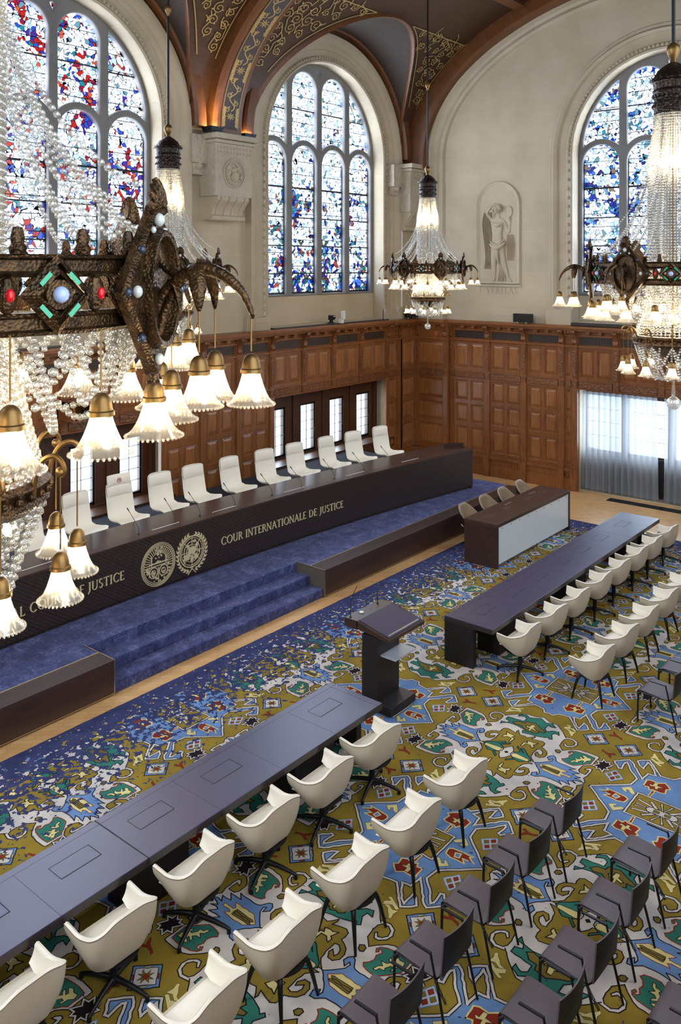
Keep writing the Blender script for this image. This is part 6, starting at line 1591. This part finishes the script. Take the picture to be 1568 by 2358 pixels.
        m_.tube([pt(.97, 6.58), pt(.99, 6.50), pt(1.05, 6.46)], [.008, .014, .02], 8); m_.tube([pt(.97, 6.24), pt(1.0, 6.33), pt(1.06, 6.44)], [.02, .016, .018], 8)
        for sx in (-1, 1): m_.tube([pt(1.12, 6.49, 0), pt(1.14, 6.475, sx*.05), pt(1.16, 6.41, sx*.085), pt(1.165, 6.33, sx*.09)], [.035, .035, .03, .006], 8, flat=.5)
        m_.tube([pt(1.02, 6.45), pt(1.05, 6.40), pt(1.06, 6.31)], [.022, .03, .006], 8, flat=.6)
        m_.build('leaf_arm', 'bronze', R0, smooth=True, angle=60)
    # brass dish of the basket and scroll arms
    mb = MB(); mb.lathe([(.40, Z(5.66)), (.455, Z(5.655)), (.47, Z(5.63)), (.455, Z(5.60)), (.465, Z(5.56)), (.44, Z(5.53)), (.36, Z(5.50)), (.22, Z(5.44)), (.08, Z(5.38)), (.03, Z(5.30)), (0, Z(5.28))], 40)
    for k in range(40): a = 2*pi*k/40; mb.sphere((.465*cos(a), .465*sin(a), Z(5.60)), .018, 6, 4)
    mb.build('basket_band', 'bronze', R0, smooth=True, angle=40)
    for k in range(12):
        a = 2*pi*k/12; c, s = cos(a), sin(a); pt = lambda r_, z: (r_*c, r_*s, Z(z))
        m_ = MB(); m_.tube([pt(.46, 5.60), pt(.47, 5.68), pt(.50, 5.74), pt(.545, 5.76), pt(.58, 5.735), pt(.59, 5.70), pt(.575, 5.685)], [.010, .010, .011, .011, .010, .009, .007], 8); m_.sphere(pt(.572, 5.70), .02, 8, 6)
        m_.build('scroll_arm', 'lamp_brass', R0, smooth=True)
    mb = MB(); mb.lathe([(0, Z(5.32)), (.03, Z(5.30)), (.012, Z(5.20)), (.014, Z(5.1)), (.022, Z(4.96)), (.02, Z(4.93)), (0, Z(4.93))], 12)
    mb.sphere((0, 0, Z(4.845)), .082, 20, 14); mb.build('glass_drop', 'crystal', R0, smooth=True)
    # inner lamps behind the beads
    for k in range(6):
        a = radians(60*k+15); m_ = MB(); m_.sphere((.13*cos(a), .13*sin(a), Z(7.72)), .038, 10, 6, sz=1.3); m_.build('inner_bulb', 'bulb_in', R0, smooth=True)
    for k in range(6):
        a = radians(60*k+40); m_ = MB(); m_.sphere((.20*cos(a), .20*sin(a), Z(5.86)), .030, 10, 6, sz=1.3); m_.build('inner_bulb', 'bulb_in', R0, smooth=True)
    mb = MB(); mb.cyl((0, 0, Z(5.35)), (0, 0, Z(8.5)), .018, .018, 8)
    mb.lathe([(.018, Z(7.62)), (.14, Z(7.64)), (.15, Z(7.66)), (.018, Z(7.67))], 16); mb.lathe([(.018, Z(5.78)), (.22, Z(5.80)), (.018, Z(5.81))], 16); mb.build('stem', 'lamp_brass', R0, smooth=True)
    # bell lamps
    def bell(x, y, zb, ztop, sc, wide, first={}):
        """zb = rim height of the shade, ztop = where the cord starts"""
        key = (round(sc, 2), wide, round(ztop-zb, 2))
        if key in first: o = copy_tree(first[key], R0)
        else:
            m_ = MB(); h = .125*sc
            m_.lathe([(0, h+.060*sc), (.010*sc, h+.060*sc), (.018*sc, h+.055*sc), (.028*sc, h+.044*sc), (.033*sc, h+.024*sc), (.035*sc, h+.008*sc), (.040*sc, h+.004*sc), (.041*sc, h-.008*sc), (.034*sc, h-.012*sc)], 20)
            m_.cyl((0, 0, h+.07*sc), (0, 0, ztop-zb), .0032, .0032, 6)
            o = m_.build('bell_lamp', 'lamp_brass', R0, smooth=True, angle=40)
            w2 = wide; pr = [(.033, .125), (.034, .112), (.037, .098), (.042, .080), (.049, .060), (.057, .040), (.067, .022), (.078, .010), (.086, .001)]
            pr = [(r_*sc*(1+(w2-1)*(1-z/.125)), z*sc) for r_, z in pr]
            g = MB(); g.lathe(pr, 48); R_ = pr[-1][0]
            for k in range(36): b_ = 2*pi*k/36; g.sphere((R_*cos(b_), R_*sin(b_), .0), .0055*sc, 6, 4)
            g.build('glass_shade', 'shade_glass', o, smooth=True)
            b = MB(); b.sphere((0, 0, .062*sc), .022*sc, 10, 7, sz=1.35); b.build('bulb', 'bulb', o, smooth=True)
            first[key] = o
        o.location = (x, y, Z(zb)); return o
    for k in range(6):
        a = radians(60*k); c, s = cos(a), sin(a)
        bell(1.335*c, 1.335*s, 5.985, 6.31, 1.0, 1.0)
        for sx in (-1, 1): bell(1.165*c-sx*.09*s, 1.165*s+sx*.09*c, 5.985, 6.335, 1.0, 1.0)
    for k in range(18):
        a = 2*pi*k/18; bell(.955*cos(a), .955*sin(a), 5.855, 6.01 if k % 3 == 0 else 6.28, 1.12, 1.12)
    for k in range(12):
        a = 2*pi*k/12; bell(.572*cos(a), .572*sin(a), 5.21, 5.69, .98, 1.0)
    return R0
ch = chandelier()
CH = [(1.60, 3.435, -0.8, 'huge crystal chandelier close to the camera at the upper left, with gems and leaf arms'), (10.48, 12.78, 3.3, 'crystal bead chandelier before the first stained glass window, partly behind the near one'),
      (19.35, 12.80, 53.5, 'whole crystal chandelier hanging in the far corner beside the relief'), (10.48, 3.42, 46.5, 'crystal chandelier cut by the right picture edge before the end window')]
for i, (x, y, ph, lb) in enumerate(CH):
    o = ch if i == 0 else copy_tree(ch)
    o.location = (x, y, ZC); o.rotation_euler = (0, 0, radians(ph)); tag(o, lb, 'chandelier', 'crystal chandeliers of the hall')
